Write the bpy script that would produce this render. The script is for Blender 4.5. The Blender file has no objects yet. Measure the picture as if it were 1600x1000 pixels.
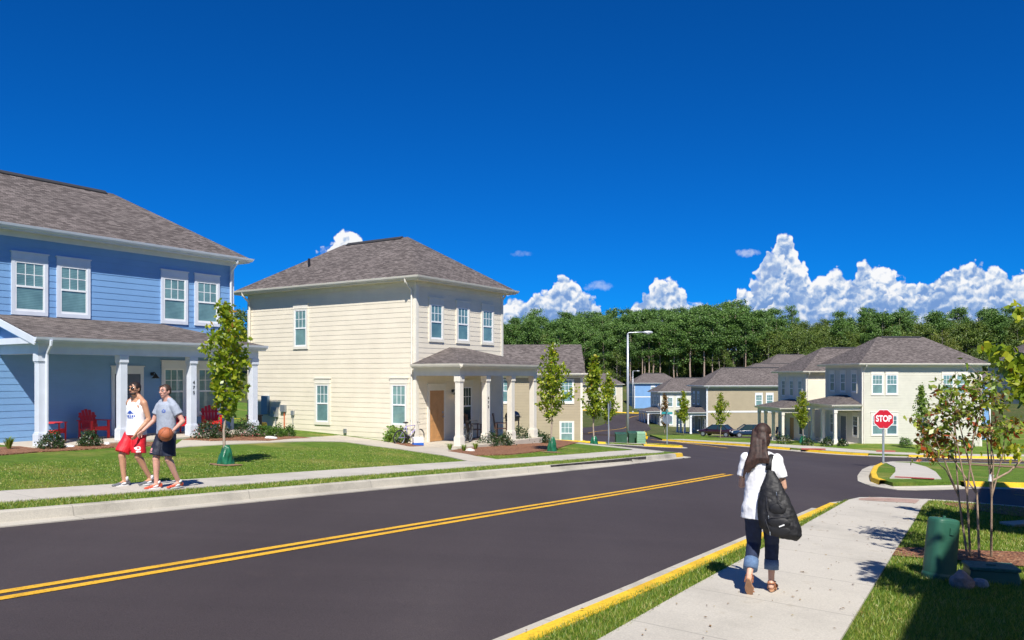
import bpy, bmesh, math, random
import numpy as np
from mathutils import Vector, Matrix, Euler, noise as mn
from mathutils.geometry import delaunay_2d_cdt
R_ = math.radians
C = bpy.context.scene.collection
random.seed(7); rng = np.random.default_rng(7)

# ------------------------------------------------------------------ camera, sky, sun, exposure
FPX, HORY = 1250.0, 588.0
cam_d = bpy.data.cameras.new('camera'); cam = bpy.data.objects.new('camera', cam_d); C.objects.link(cam)
cam.location = (0, 0, 0); cam.rotation_euler = (R_(90), 0, 0)
cam_d.sensor_width = 36; cam_d.lens = FPX/1600*36; cam_d.shift_y = (HORY-500)/1600
cam_d.clip_start = .05; cam_d.clip_end = 9000
bpy.context.scene.camera = cam

SUN_EL, SUN_TRAVEL = R_(50), R_(94)          # light travels towards this azimuth
ld = Vector((math.cos(SUN_TRAVEL)*math.cos(SUN_EL), math.sin(SUN_TRAVEL)*math.cos(SUN_EL), -math.sin(SUN_EL)))
sun_d = bpy.data.lights.new('sun', 'SUN'); sun = bpy.data.objects.new('sun', sun_d); C.objects.link(sun)
sun.rotation_euler = ld.to_track_quat('-Z', 'Y').to_euler(); sun.location = (0, -20, 40)
sun_d.energy = 4.9; sun_d.angle = R_(.53); sun_d.color = (1, .955, .88)
w = bpy.data.worlds.new('World'); bpy.context.scene.world = w; w.use_nodes = True
nt = w.node_tree; bg = nt.nodes['Background']
sky = nt.nodes.new('ShaderNodeTexSky'); sky.sky_type = 'NISHITA'; sky.sun_disc = False
sky.sun_elevation = SUN_EL; sky.sun_rotation = math.atan2(-ld.x, -ld.y)
sky.altitude = 1800; sky.air_density = 1.0; sky.dust_density = 0.0; sky.ozone_density = 3.0
hs = nt.nodes.new('ShaderNodeHueSaturation'); hs.inputs['Saturation'].default_value = 1.0; hs.inputs['Value'].default_value = 1.0
hs.inputs['Hue'].default_value = .497
sc_ = nt.nodes.new('ShaderNodeVectorMath'); sc_.operation = 'SCALE'; sc_.inputs['Scale'].default_value = .137
gm = nt.nodes.new('ShaderNodeGamma'); gm.inputs['Gamma'].default_value = 1.0
tn = nt.nodes.new('ShaderNodeVectorMath'); tn.operation = 'MULTIPLY'; tn.inputs[1].default_value = (.09, 2.42, 5.9)
nt.links.new(sky.outputs[0], hs.inputs['Color']); nt.links.new(hs.outputs[0], sc_.inputs[0]); nt.links.new(sc_.outputs[0], gm.inputs['Color'])
nt.links.new(gm.outputs[0], tn.inputs[0]); nt.links.new(tn.outputs[0], bg.inputs['Color'])
bg.inputs['Strength'].default_value = .1
vs = bpy.context.scene.view_settings
vs.view_transform = 'Standard'; vs.look = 'None'; vs.exposure = 0.42; vs.gamma = 1; vs.use_curve_mapping = False
bpy.context.scene.render.engine = 'CYCLES'
bpy.context.scene.cycles.max_bounces = 6; bpy.context.scene.cycles.transparent_max_bounces = 8

# cumulus on the horizon, part of the sky (a function of sky direction only)
def sky_clouds():
    cm = bpy.data.materials.new('cloud_sky'); cm.use_nodes = True; ct = cm.node_tree; ct.nodes.clear(); N = ct.nodes.new; K = ct.links.new
    def mth(op, a, b=None, c=None, clamp=False):
        n = N('ShaderNodeMath'); n.operation = op; n.use_clamp = clamp
        for i, v in enumerate((a, b, c)):
            if v is None: continue
            if isinstance(v, (int, float)): n.inputs[i].default_value = v
            else: K(v, n.inputs[i])
        return n.outputs[0]
    tc = N('ShaderNodeTexCoord'); sp = N('ShaderNodeSeparateXYZ'); K(tc.outputs['Object'], sp.inputs[0])
    yy = mth('MAXIMUM', sp.outputs[1], .02); a = mth('DIVIDE', sp.outputs[0], yy); e = mth('DIVIDE', sp.outputs[2], yy)
    cb = N('ShaderNodeCombineXYZ'); K(a, cb.inputs[0]); K(e, cb.inputs[1]); P = cb.outputs[0]
    sil = [(300, 640), (440, 600), (462, 410), (478, 401), (492, 396), (506, 388), (514, 376), (520, 362), (530, 353), (542, 348), (554, 351), (566, 362), (578, 374), (590, 388), (606, 420), (640, 600), (740, 600), (770, 468), (785, 456), (801, 452), (815, 453), (826, 459), (833, 450), (840, 444), (849, 441), (860, 446), (865, 430), (870, 423), (879, 419), (890, 418), (899, 421), (908, 430), (912, 445), (922, 452), (934, 462), (940, 480), (946, 505), (955, 600),
           (972, 600), (984, 475), (990, 463), (999, 459), (1008, 462), (1013, 450), (1017, 429), (1024, 421), (1034, 418), (1045, 421), (1056, 430), (1066, 440), (1072, 455), (1080, 465), (1088, 466), (1095, 461), (1103, 460), (1111, 466), (1117, 477), (1122, 468), (1128, 463), (1137, 465), (1146, 466), (1151, 449), (1158, 439), (1170, 437), (1181, 436), (1187, 412), (1192, 400), (1201, 390), (1208, 374), (1213, 360), (1223, 355), (1233, 356), (1240, 362), (1245, 382), (1249, 395),
           (1258, 403), (1264, 418), (1270, 422), (1279, 417), (1290, 412), (1302, 408), (1312, 409), (1322, 416), (1331, 422), (1337, 412), (1342, 402), (1353, 395), (1366, 396), (1376, 401), (1386, 407), (1397, 410), (1402, 422), (1416, 425), (1428, 429), (1440, 434), (1450, 434), (1458, 426), (1469, 420), (1480, 415), (1490, 407), (1503, 401), (1518, 401), (1534, 399), (1545, 406), (1556, 406), (1567, 409), (1578, 415), (1590, 412), (1605, 413), (1640, 420), (1700, 440), (1760, 470), (1850, 600)]
    def H(aa):      # silhouette height in px above the horizon
        t = mth('DIVIDE', mth('ADD', mth('MULTIPLY', aa, FPX), 500), 1550, clamp=True); fc = N('ShaderNodeFloatCurve'); c = fc.mapping.curves[0]; fc.mapping.extend = 'HORIZONTAL'
        pts = [((p-300)/1550, (HORY-q+60)/320) for p, q in sil]
        c.points[0].location = pts[0]; c.points[1].location = pts[-1]
        for p in pts[1:-1]: c.points.new(*p)
        for p in c.points: p.handle_type = 'AUTO_CLAMPED'
        fc.mapping.update(); K(t, fc.inputs['Value']); return mth('SUBTRACT', mth('MULTIPLY', fc.outputs[0], 320), 60)
    def tex(scale, off, kind='NOISE', det=5, ro=.6, vec=None):
        mp = N('ShaderNodeMapping'); mp.inputs['Location'].default_value = off; K(vec or P, mp.inputs[0])
        if kind == 'NOISE':
            n = N('ShaderNodeTexNoise'); n.noise_dimensions = '2D'; n.inputs['Scale'].default_value = scale; n.inputs['Detail'].default_value = det; n.inputs['Roughness'].default_value = ro; K(mp.outputs[0], n.inputs['Vector']); return n.outputs['Fac']
        v = N('ShaderNodeTexVoronoi'); v.feature = 'F1'; v.inputs['Scale'].default_value = scale; v.inputs['Detail'].default_value = det; v.inputs['Roughness'].default_value = ro; v.voronoi_dimensions = '2D'
        K(mp.outputs[0], v.inputs['Vector']); return v.outputs['Distance']
    wa = N('ShaderNodeTexNoise'); wa.noise_dimensions = '2D'; wa.inputs['Scale'].default_value = 70; wa.inputs['Detail'].default_value = 3; K(P, wa.inputs['Vector'])
    wv = N('ShaderNodeVectorMath'); wv.operation = 'MULTIPLY_ADD'; wv.inputs[1].default_value = (.014, .014, 0); K(wa.outputs['Color'], wv.inputs[0]); K(P, wv.inputs[2]); WP = wv.outputs[0]
    e_px = mth('MULTIPLY', e, FPX); out = None; tot = None
    layers = [((0, 0, 0), 5, 1.0, 3), ((.013, .004, 0), 26, .95, 2), ((-.017, -.003, 0), 50, .8, 2), ((.006, .0, 0), 76, .6, 2)]
    for k, (off, drop, bri, sm) in enumerate(layers):
        wn = mth('SUBTRACT', tex(42, (3+7*k, 1, 0), det=2), .5); amp = .012 if k == 0 else .045
        aa = mth('ADD', mth('ADD', a, off[0]), mth('MULTIPLY', wn, amp)); low = mth('SUBTRACT', tex(11, (5+3*k, 2, 0), det=1), .5)
        h = mth('SUBTRACT', H(aa), mth('ADD', drop, mth('MULTIPLY', low, 0 if k == 0 else 46)))
        def relief(dx, dy):
            b1 = tex(46, (5*k+dx, dy, 0), 'V', 1.6, .5, WP); b2 = tex(150, (3*k+dx, dy+4, 0), 'NOISE', 3, .6)
            return mth('ADD', mth('MULTIPLY', b1, -1), mth('MULTIPLY', b2, .42))
        r0 = relief(0, 0); r1 = relief(-.0022, .0042)
        d = mth('ADD', mth('SUBTRACT', h, e_px), mth('MULTIPLY', mth('ADD', r0, .05), 16 if k == 0 else 26))      # px inside the cloud
        al = N('ShaderNodeMapRange'); al.interpolation_type = 'SMOOTHSTEP'; al.inputs[1].default_value = -.5; al.inputs[2].default_value = 5.0 if k == 0 else 9; K(d, al.inputs[0])
        rim = mth('POWER', 2.718, mth('MULTIPLY', mth('MAXIMUM', d, 0), -1/26 if k == 0 else -1/15)); sh = mth('MULTIPLY', mth('SUBTRACT', r0, r1), 1.5)  # cloud light painted into the colour: bright upper rim, relief shading
        patch = mth('MULTIPLY', mth('SUBTRACT', tex(20, (9+4*k, 1, 0), det=3, ro=.6), .48), 1.7)
        br = mth('ADD', mth('ADD', mth('MULTIPLY', rim, .66*bri), sh), mth('ADD', patch, -.03), clamp=False); hgt = mth('MULTIPLY', mth('SUBTRACT', e_px, 78), .0042); br = mth('ADD', br, hgt, clamp=True)
        r = ramp_w([(0, (.185, .335, .66)), (.30, (.29, .44, .73)), (.6, (.55, .66, .84)), (1, (.95, .96, .98))]); K(br, r.inputs[0])
        alp = mth('MULTIPLY', al.outputs[0], 1.0 if k == 0 else .86)
        if k == 0: out = r.outputs[0]; tot = alp
        else: mx = N('ShaderNodeMix'); mx.data_type = 'RGBA'; K(alp, mx.inputs[0]); K(out, mx.inputs[6]); K(r.outputs[0], mx.inputs[7]); out = mx.outputs[2]; tot = mth('MAXIMUM', tot, alp)
    # two small wisps
    for (px, py, rx, ry, s) in ((1168, 395, 24, 7, .42), (816, 396, 18, 5, .16), (938, 447, 26, 9, .30), (560, 395, 55, 16, .35)):
        u = mth('DIVIDE', mth('SUBTRACT', a, (px-800)/FPX), rx/FPX); v = mth('DIVIDE', mth('SUBTRACT', e, (HORY-py)/FPX), ry/FPX)
        dd = mth('SUBTRACT', 1.0, mth('ADD', mth('MULTIPLY', u, u), mth('MULTIPLY', v, v))); dd = mth('ADD', dd, mth('MULTIPLY', mth('SUBTRACT', tex(70, (px*.01, 0, 0), det=5), .52), 3.2)); q = mth('MULTIPLY', mth('MULTIPLY', dd, 1.0, clamp=True), s); tot = mth('MAXIMUM', tot, q)
    em = N('ShaderNodeEmission'); em.inputs['Strength'].default_value = 1/EXPF; K(out, em.inputs[0]); tr = N('ShaderNodeBsdfTransparent'); ms = N('ShaderNodeMixShader'); oo = N('ShaderNodeOutputMaterial')
    K(tot, ms.inputs[0]); K(tr.outputs[0], ms.inputs[1]); K(em.outputs[0], ms.inputs[2]); K(ms.outputs[0], oo.inputs[0])
    # the backdrop: a cylinder segment 6 km away, from the horizon to 14 degrees up
    Rd = 6000; vs_ = []; fs_ = []; n = 60
    for i in range(n+1):
        az = R_(90+38)-R_(80)*i/n
        for z in (-150, 1500): vs_.append((Rd*math.cos(az), Rd*math.sin(az), z))
    for i in range(n): fs_.append((2*i, 2*i+2, 2*i+3, 2*i+1))
    me = bpy.data.meshes.new('sky'); me.from_pydata(vs_, [], fs_); me.materials.append(cm); o = bpy.data.objects.new('sky', me); bpy.context.scene.collection.objects.link(o); o['kind'] = 'structure'
def ramp_w(stops):
    r = bpy.data.materials['cloud_sky'].node_tree.nodes.new('ShaderNodeValToRGB'); e = r.color_ramp.elements
    while len(e) > 1: e.remove(e[-1])
    e[0].position = stops[0][0]; e[0].color = (*stops[0][1], 1)
    for p, c in stops[1:]: x = e.new(p); x.color = (*c, 1)
    return r
EXPF = 2**vs.exposure
sky_clouds()

# ------------------------------------------------------------------ helpers
def link(o, parent=None):
    C.objects.link(o)
    if parent is not None: o.parent = parent
    return o
def tag(o, label=None, cat=None, group=None, kind=None):
    if label: o['label'] = label
    if cat: o['category'] = cat
    if group: o['group'] = group
    if kind: o['kind'] = kind
    return o
def thing(name, label, cat, loc=(0, 0, 0), rz=0, group=None, scale=1):
    o = bpy.data.objects.new(name, None); C.objects.link(o); o.empty_display_size = .3
    o.location = loc; o.rotation_euler = (0, 0, rz); o.scale = (scale,)*3
    return tag(o, label, cat, group)
def kids(o): return [c for c in bpy.data.objects if c.parent == o]
def copy_tree(o, parent=None):
    c = o.copy(); C.objects.link(c)
    if parent is not None: c.parent = parent
    for k in kids(o): copy_tree(k, c)
    return c

_m = {}
def mat(name, col, rough=.6, metal=0, spec=.5, coat=0, noise=None, bump=None, emit=None, trans=0, attr=None):
    """noise=(scale, amount) lightens/darkens by procedural wear; bump=(scale, strength)"""
    if name in _m: return _m[name]
    m = bpy.data.materials.new(name); m.use_nodes = True; _m[name] = m
    t = m.node_tree; p = t.nodes['Principled BSDF']
    p.inputs['Base Color'].default_value = (*col, 1); p.inputs['Roughness'].default_value = rough
    p.inputs['Metallic'].default_value = metal; p.inputs['Specular IOR Level'].default_value = spec
    p.inputs['Coat Weight'].default_value = coat
    tc = t.nodes.new('ShaderNodeTexCoord')
    if noise:
        n = t.nodes.new('ShaderNodeTexNoise'); n.inputs['Scale'].default_value = noise[0]; n.inputs['Detail'].default_value = 5
        t.links.new(tc.outputs['Object'], n.inputs['Vector'])
        r = t.nodes.new('ShaderNodeMapRange'); r.inputs[1].default_value = .3; r.inputs[2].default_value = .7
        r.inputs[3].default_value = 1-noise[1]; r.inputs[4].default_value = 1+noise[1]
        t.links.new(n.outputs['Fac'], r.inputs[0])
        mx = t.nodes.new('ShaderNodeVectorMath'); mx.operation = 'SCALE'; mx.inputs[0].default_value = col
        t.links.new(r.outputs[0], mx.inputs['Scale']); t.links.new(mx.outputs[0], p.inputs['Base Color'])
    if bump:
        n = t.nodes.new('ShaderNodeTexNoise'); n.inputs['Scale'].default_value = bump[0]; n.inputs['Detail'].default_value = 6
        t.links.new(tc.outputs['Object'], n.inputs['Vector'])
        b = t.nodes.new('ShaderNodeBump'); b.inputs['Strength'].default_value = bump[1]; b.inputs['Distance'].default_value = .02
        t.links.new(n.outputs['Fac'], b.inputs['Height']); t.links.new(b.outputs[0], p.inputs['Normal'])
    if emit:
        p.inputs['Emission Color'].default_value = (*emit[0], 1); p.inputs['Emission Strength'].default_value = emit[1]
    return m
def ramp(t, stops):
    r = t.nodes.new('ShaderNodeValToRGB'); e = r.color_ramp.elements
    while len(e) > 1: e.remove(e[-1])
    e[0].position = stops[0][0]; e[0].color = (*stops[0][1], 1)
    for p, c in stops[1:]:
        x = e.new(p); x.color = (*c, 1)
    return r
def ntex(t, scale, detail=5, rough=.55, vec=None, mp=None):
    n = t.nodes.new('ShaderNodeTexNoise'); n.inputs['Scale'].default_value = scale
    n.inputs['Detail'].default_value = detail; n.inputs['Roughness'].default_value = rough
    if mp is not None:
        q = t.nodes.new('ShaderNodeMapping'); q.inputs['Scale'].default_value = mp[0]
        q.inputs['Rotation'].default_value = (0, 0, mp[1]); t.links.new(vec, q.inputs[0]); vec = q.outputs[0]
    t.links.new(vec, n.inputs['Vector']); return n
def mixc(t, fac, a, b, mode='MIX'):
    m = t.nodes.new('ShaderNodeMix'); m.data_type = 'RGBA'; m.blend_type = mode
    for s, v in ((0, fac), (6, a), (7, b)):
        if hasattr(v, 'is_linked') or hasattr(v, 'links'): t.links.new(v, m.inputs[s])
        elif s == 0: m.inputs[0].default_value = v
        else: m.inputs[s].default_value = (*v, 1)
    return m.outputs[2]

class MB:
    def __init__(s): s.v = []; s.f = []; s.uv = {}
    def add(s, vs_, fs, uvs=None):
        b = len(s.v); s.v += [tuple(p) for p in vs_]
        for i, f in enumerate(fs):
            if uvs: s.uv[len(s.f)] = uvs[i]
            s.f.append(tuple(b+k for k in f))
    def box(s, x0, x1, y0, y1, z0, z1, M=None):
        p = [Vector((x, y, z)) for z in (z0, z1) for y in (y0, y1) for x in (x0, x1)]
        if M: p = [M @ q for q in p] if isinstance(M, Matrix) else [M(q) for q in p]
        s.add(p, [(0, 2, 3, 1), (4, 5, 7, 6), (0, 1, 5, 4), (2, 6, 7, 3), (0, 4, 6, 2), (1, 3, 7, 5)])
    def tube(s, pts, rad, n=8, cap=True, sq=(1, 1)):
        pts = [Vector(p) for p in pts]; k = len(pts)
        if not hasattr(rad, '__len__'): rad = [rad]*k
        b = len(s.v); prev = None
        for i, p in enumerate(pts):
            d = (pts[min(i+1, k-1)]-pts[max(i-1, 0)])
            d = d.normalized() if d.length > 1e-9 else Vector((0, 0, 1))
            a = prev if prev else (Vector((1, 0, 0)) if abs(d.x) < .9 else Vector((0, 1, 0)))
            a = (a-d*a.dot(d))
            a = a.normalized() if a.length > 1e-6 else d.orthogonal().normalized()
            prev = a; c = d.cross(a)
            for j in range(n):
                t = 2*math.pi*j/n
                s.v.append(tuple(p+a*math.cos(t)*rad[i]*sq[0]+c*math.sin(t)*rad[i]*sq[1]))
        for i in range(k-1):
            for j in range(n):
                s.f.append((b+i*n+j, b+i*n+(j+1) % n, b+(i+1)*n+(j+1) % n, b+(i+1)*n+j))
        if cap:
            s.f.append(tuple(b+j for j in range(n))[::-1]); s.f.append(tuple(b+(k-1)*n+j for j in range(n)))
    def cap_(s, p0, p1, r0, r1, n=12):       # round-ended tapered capsule
        p0 = Vector(p0); p1 = Vector(p1); d = p1-p0; L = d.length
        d = d.normalized() if L > 1e-6 else Vector((0, 0, 1))
        P = []; Rr = []
        for k in range(5):
            t = math.pi/2*k/5; P.append(p0-d*r0*math.cos(t)); Rr.append(max(r0*math.sin(t), 1e-4))
        P.append(p0); Rr.append(r0); P.append(p1); Rr.append(r1)
        for k in range(1, 6):
            t = math.pi/2*k/5; P.append(p1+d*r1*math.sin(t)); Rr.append(max(r1*math.cos(t), 1e-4))
        s.tube(P, Rr, n)
    def ell(s, c, r, rot=(0, 0, 0), nu=16, nv=10):
        M = Matrix.Translation(c) @ Euler(rot).to_matrix().to_4x4() @ Matrix.Diagonal((*r, 1))
        b = len(s.v)
        s.v.append(tuple(M @ Vector((0, 0, -1))))
        for i in range(1, nv):
            a = -math.pi/2+math.pi*i/nv
            for j in range(nu):
                t = 2*math.pi*j/nu
                s.v.append(tuple(M @ Vector((math.cos(a)*math.cos(t), math.cos(a)*math.sin(t), math.sin(a)))))
        s.v.append(tuple(M @ Vector((0, 0, 1)))); e = len(s.v)-1
        for j in range(nu):
            s.f.append((b, b+1+(j+1) % nu, b+1+j)); q = b+1+(nv-2)*nu
            s.f.append((e, q+j, q+(j+1) % nu))
        for i in range(nv-2):
            for j in range(nu):
                q = b+1+i*nu; s.f.append((q+j, q+(j+1) % nu, q+nu+(j+1) % nu, q+nu+j))
    def mesh(s, name, recalc=True):
        me = bpy.data.meshes.new(name); me.from_pydata(s.v, [], s.f)
        if s.uv:
            ul = me.uv_layers.new(name='UVMap')
            for pi, uvs in s.uv.items():
                pl = me.polygons[pi]
                for k, li in enumerate(pl.loop_indices): ul.data[li].uv = uvs[k]
        if recalc:
            bm = bmesh.new(); bm.from_mesh(me); bmesh.ops.recalc_face_normals(bm, faces=bm.faces); bm.to_mesh(me); bm.free()
        me.update(); return me
    def build(s, name, material, parent=None, smooth=False, recalc=True, loc=None, bevel=0):
        me = s.mesh(name, recalc); me.materials.append(material)
        if smooth: me.polygons.foreach_set('use_smooth', [True]*len(me.polygons))
        o = bpy.data.objects.new(name, me); link(o, parent)
        if loc: o.location = loc
        if bevel:
            b = o.modifiers.new('b', 'BEVEL'); b.width = bevel; b.segments = 2; b.limit_method = 'ANGLE'
        return o
def np_mesh(name, V_, F_, material, parent=None, attr=None, smooth=False):
    """fast mesh from arrays; F_ all same size"""
    me = bpy.data.meshes.new(name); k = F_.shape[1]
    me.vertices.add(len(V_)); me.vertices.foreach_set('co', np.asarray(V_, np.float32).ravel())
    me.loops.add(F_.size); me.loops.foreach_set('vertex_index', F_.astype(np.int32).ravel())
    me.polygons.add(len(F_)); me.polygons.foreach_set('loop_start', np.arange(0, F_.size, k, dtype=np.int32))
    me.polygons.foreach_set('loop_total', np.full(len(F_), k, np.int32))
    if smooth: me.polygons.foreach_set('use_smooth', np.ones(len(F_), bool))
    me.update(calc_edges=True); me.materials.append(material)
    if attr is not None:
        a = me.attributes.new('tone', 'FLOAT', 'FACE'); a.data.foreach_set('value', np.asarray(attr, np.float32))
    o = bpy.data.objects.new(name, me); return link(o, parent)

# ------------------------------------------------------------------ terrain
U = np.array([.5485, .836]); U /= np.linalg.norm(U); V = np.array([-U[1], U[0]])
def XY(s, w_): return (s*U[0]+w_*V[0], s*U[1]+w_*V[1])
def plane(x, y):
    return -1.78-.0505*(x*U[0]+y*U[1])+.024*(x*V[0]+y*V[1])
cp = []
for s_ in (-12, 0, 10, 20, 30):
    for w_ in (-10, 0, 10, 22):
        if w_ == 22 and s_ in (10, 20): continue
        x, y = XY(s_, w_); cp.append((x, y, plane(x, y)))
cp += [(-3.7, 31.2, -2.68), (-1.6, 30, -2.72), (1.5, 31, -2.8), (-12.1, 36.7, -2.27), (-13.3, 22.6, -2.02), (-9, 28, -2.08), (-16, 19, -1.85), (-11, 25, -2.05),
       (16, 36, -3.75), (10, 36, -3.6), (3, 42, -3.38), (-12, 44, -2.5), (2.5, 52, -4.08), (7, 55, -4.55), (0, 63, -5.3), (9.5, 62, -5.15),
       (12, 61, -5.25), (28, 63, -5.3), (20, 57, -5.45), (36, 58, -5.5), (30, 48, -5.0), (24.4, 71, -5.8), (22, 95, -7.1), (40, 90, -6.8),
       (28, 135, -8.8), (18, 140, -7.6), (11, 90, -6.3), (23, 165, -7.8), (30, 195, -8.0), (-30, 80, -2), (-40, 150, -3), (70, 80, -5.5),
       (90, 130, -4), (0, 230, -1), (-60, 230, 0), (60, 240, 1), (120, 240, 2), (170, 230, 3), (-120, 120, 0), (150, 80, -5), (60, 20, -5),
       (-50, 20, -1.5), (60, -40, -2), (-60, -60, 0), (0, -80, 0), (0, 300, 8), (-100, 300, 10), (100, 300, 9), (220, 300, 8)]
CP = np.array(cp)
def _phi(r2): return np.where(r2 > 0, .5*r2*np.log(r2+1e-12), 0)
_n = len(CP); _K = _phi(((CP[:, None, :2]-CP[None, :, :2])**2).sum(-1))+np.eye(_n)*1.0
_Q = np.c_[np.ones(_n), CP[:, :2]]
_co = np.linalg.solve(np.block([[_K, _Q], [_Q.T, np.zeros((3, 3))]]), np.r_[CP[:, 2], 0, 0, 0])
def T(x, y):
    x = np.asarray(x, float); y = np.asarray(y, float)
    xx = np.clip(x, -160, 240); yy = np.clip(y, -90, 310)
    r2 = (xx[..., None]-CP[:, 0])**2+(yy[..., None]-CP[:, 1])**2
    return _phi(r2) @ _co[:_n]+_co[_n]+_co[_n+1]*xx+_co[_n+2]*yy
def G(px, py):
    """where the sight line through photo point (px,py) meets the ground"""
    dx = (px-800)/FPX; dz = (HORY-py)/FPX
    Y = np.arange(2, 320, .1); h = dz*Y-T(dx*Y, Y); i = int(np.argmax(h < 0))
    t = h[i-1]/(h[i-1]-h[i]); y = Y[i-1]+.1*t
    return (dx*y, y)
def gz(x, y, off=0): return float(T(x, y))+off

def pip(P, poly):
    poly = np.asarray(poly); x, y = P[:, 0], P[:, 1]; ins = np.zeros(len(P), bool); j = len(poly)-1
    for i in range(len(poly)):
        xi, yi = poly[i]; xj, yj = poly[j]
        c = ((yi > y) != (yj > y)) & (x < (xj-xi)*(y-yi)/(yj-yi+1e-12)+xi); ins ^= c; j = i
    return ins
def dens(poly, step, closed=True):
    out = []; n = len(poly)
    for i in range(n if closed else n-1):
        a = np.array(poly[i]); b = np.array(poly[(i+1) % n]); k = max(1, int(np.ceil(np.linalg.norm(b-a)/step)))
        for t in range(k): out.append(tuple(a+(b-a)*t/k))
    if not closed: out.append(tuple(poly[-1]))
    return out
def curve(pts, sub=6):
    """Catmull-Rom through points"""
    P = [np.array(p, float) for p in pts]; P = [2*P[0]-P[1]]+P+[2*P[-1]-P[-2]]; out = []
    for i in range(1, len(P)-2):
        for t in np.arange(sub)/sub:
            a, b, c, d = P[i-1:i+3]
            out.append(tuple(.5*((2*b)+(-a+c)*t+(2*a-5*b+4*c-d)*t*t+(-a+3*b-3*c+d)*t**3)))
    out.append(tuple(P[-2])); return out
def sheet(name, poly, off, material, step=1.2, skirt=0, kind='structure', bstep=None, label=None):
    """polygon draped on the terrain"""
    bd = dens(poly, bstep or step); A = np.array(bd); lo = A.min(0); hi = A.max(0)
    gx, gy = np.meshgrid(np.arange(lo[0], hi[0], step)+step*.37, np.arange(lo[1], hi[1], step)+step*.41)
    gp = np.c_[gx.ravel(), gy.ravel()]; gp = gp[pip(gp, A)]
    if len(gp):
        d = np.full(len(gp), 1e9)
        for k in range(0, len(A), 1): d = np.minimum(d, ((gp-A[k])**2).sum(1))
        gp = gp[d > (step*.3)**2]
    pts = [Vector(p) for p in bd]+[Vector(p) for p in gp]; nb = len(bd)
    vv, ee, ff, *_ = delaunay_2d_cdt(pts, [], [list(range(nb))], 1, 1e-5)
    xy = np.array([tuple(p) for p in vv]); z = T(xy[:, 0], xy[:, 1])+off
    m = MB(); m.add([(p[0], p[1], zz) for p, zz in zip(xy, z)], [tuple(f) for f in ff])
    for i, f in enumerate(m.f):
        a, b, c = (xy[f[0]], xy[f[1]], xy[f[2]])
        if (b[0]-a[0])*(c[1]-a[1])-(b[1]-a[1])*(c[0]-a[0]) < 0: m.f[i] = f[::-1]
    if skirt:
        zb = T(A[:, 0], A[:, 1])+off; b0 = len(m.v); n = len(A)
        m.v += [(p[0], p[1], zz) for p, zz in zip(A, zb)]+[(p[0], p[1], zz-skirt) for p, zz in zip(A, zb)]
        for i in range(n): j = (i+1) % n; m.f.append((b0+i, b0+j, b0+n+j, b0+n+i))
    o = m.build(name, material, recalc=False)
    return tag(o, kind=kind, label=label)
def sweep(name, line, prof, material, side=1, kind='structure', step=.6):
    """sweep cross-section prof [(offset, dz)] along an xy line on the terrain"""
    L = np.array(dens(line, step, closed=False)); d = np.gradient(L, axis=0); d /= np.linalg.norm(d, axis=1)[:, None]
    nrm = np.c_[d[:, 1], -d[:, 0]]*side; k = len(prof); m = MB()
    for p, n in zip(L, nrm):
        for o, dz in prof:
            q = p+n*o; m.v.append((q[0], q[1], gz(q[0], q[1])+dz))
    for i in range(len(L)-1):
        for j in range(k-1): m.f.append((i*k+j, (i+1)*k+j, (i+1)*k+j+1, i*k+j+1))
    ob = m.build(name, material, recalc=True)
    return tag(ob, kind=kind)
# ------------------------------------------------------------------ ground materials
def m_new(name):
    m = bpy.data.materials.new(name); m.use_nodes = True; t = m.node_tree
    return m, t, t.nodes['Principled BSDF'], t.nodes.new('ShaderNodeTexCoord').outputs['Object']
def bump(t, p, h, strength, dist=.02):
    b = t.nodes.new('ShaderNodeBump'); b.inputs['Strength'].default_value = strength; b.inputs['Distance'].default_value = dist
    t.links.new(h, b.inputs['Height']); t.links.new(b.outputs[0], p.inputs['Normal'])
STREET = math.atan2(U[1], U[0])
def m_asphalt():
    m, t, p, oc = m_new('asphalt')
    a = ntex(t, .35, 6, .6, oc, ((1, .25, 1), -STREET)); r = ramp(t, [(.3, (.047, .037, .038)), (.55, (.056, .045, .046)), (.75, (.068, .056, .056))])
    t.links.new(a.outputs['Fac'], r.inputs[0])
    st = ntex(t, 1.4, 4, .6, oc, ((.06, 1.3, 1), -STREET)); r2 = ramp(t, [(.36, (.95, .95, .95)), (.68, (1.06, 1.055, 1.05))]); t.links.new(st.outputs['Fac'], r2.inputs[0])
    g = ntex(t, 90, 3, .7, oc); r3 = ramp(t, [(.3, (.62, .62, .64)), (.7, (1.4, 1.4, 1.38))]); t.links.new(g.outputs['Fac'], r3.inputs[0])
    c = mixc(t, 1, r.outputs[0], r2.outputs[0], 'MULTIPLY'); c = mixc(t, 1, c, r3.outputs[0], 'MULTIPLY')
    sp_ = ntex(t, 2.6, 6, .75, oc); r6 = ramp(t, [(.60, (1, 1, 1)), (.70, (1.22, 1.19, 1.15)), (.74, (1, 1, 1))]); t.links.new(sp_.outputs['Fac'], r6.inputs[0]); c = mixc(t, .7, c, r6.outputs[0], 'MULTIPLY')
    t.links.new(c, p.inputs['Base Color']); p.inputs['Roughness'].default_value = .78; p.inputs['Specular IOR Level'].default_value = .3
    bump(t, p, g.outputs['Fac'], .5, .006); return m
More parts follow.
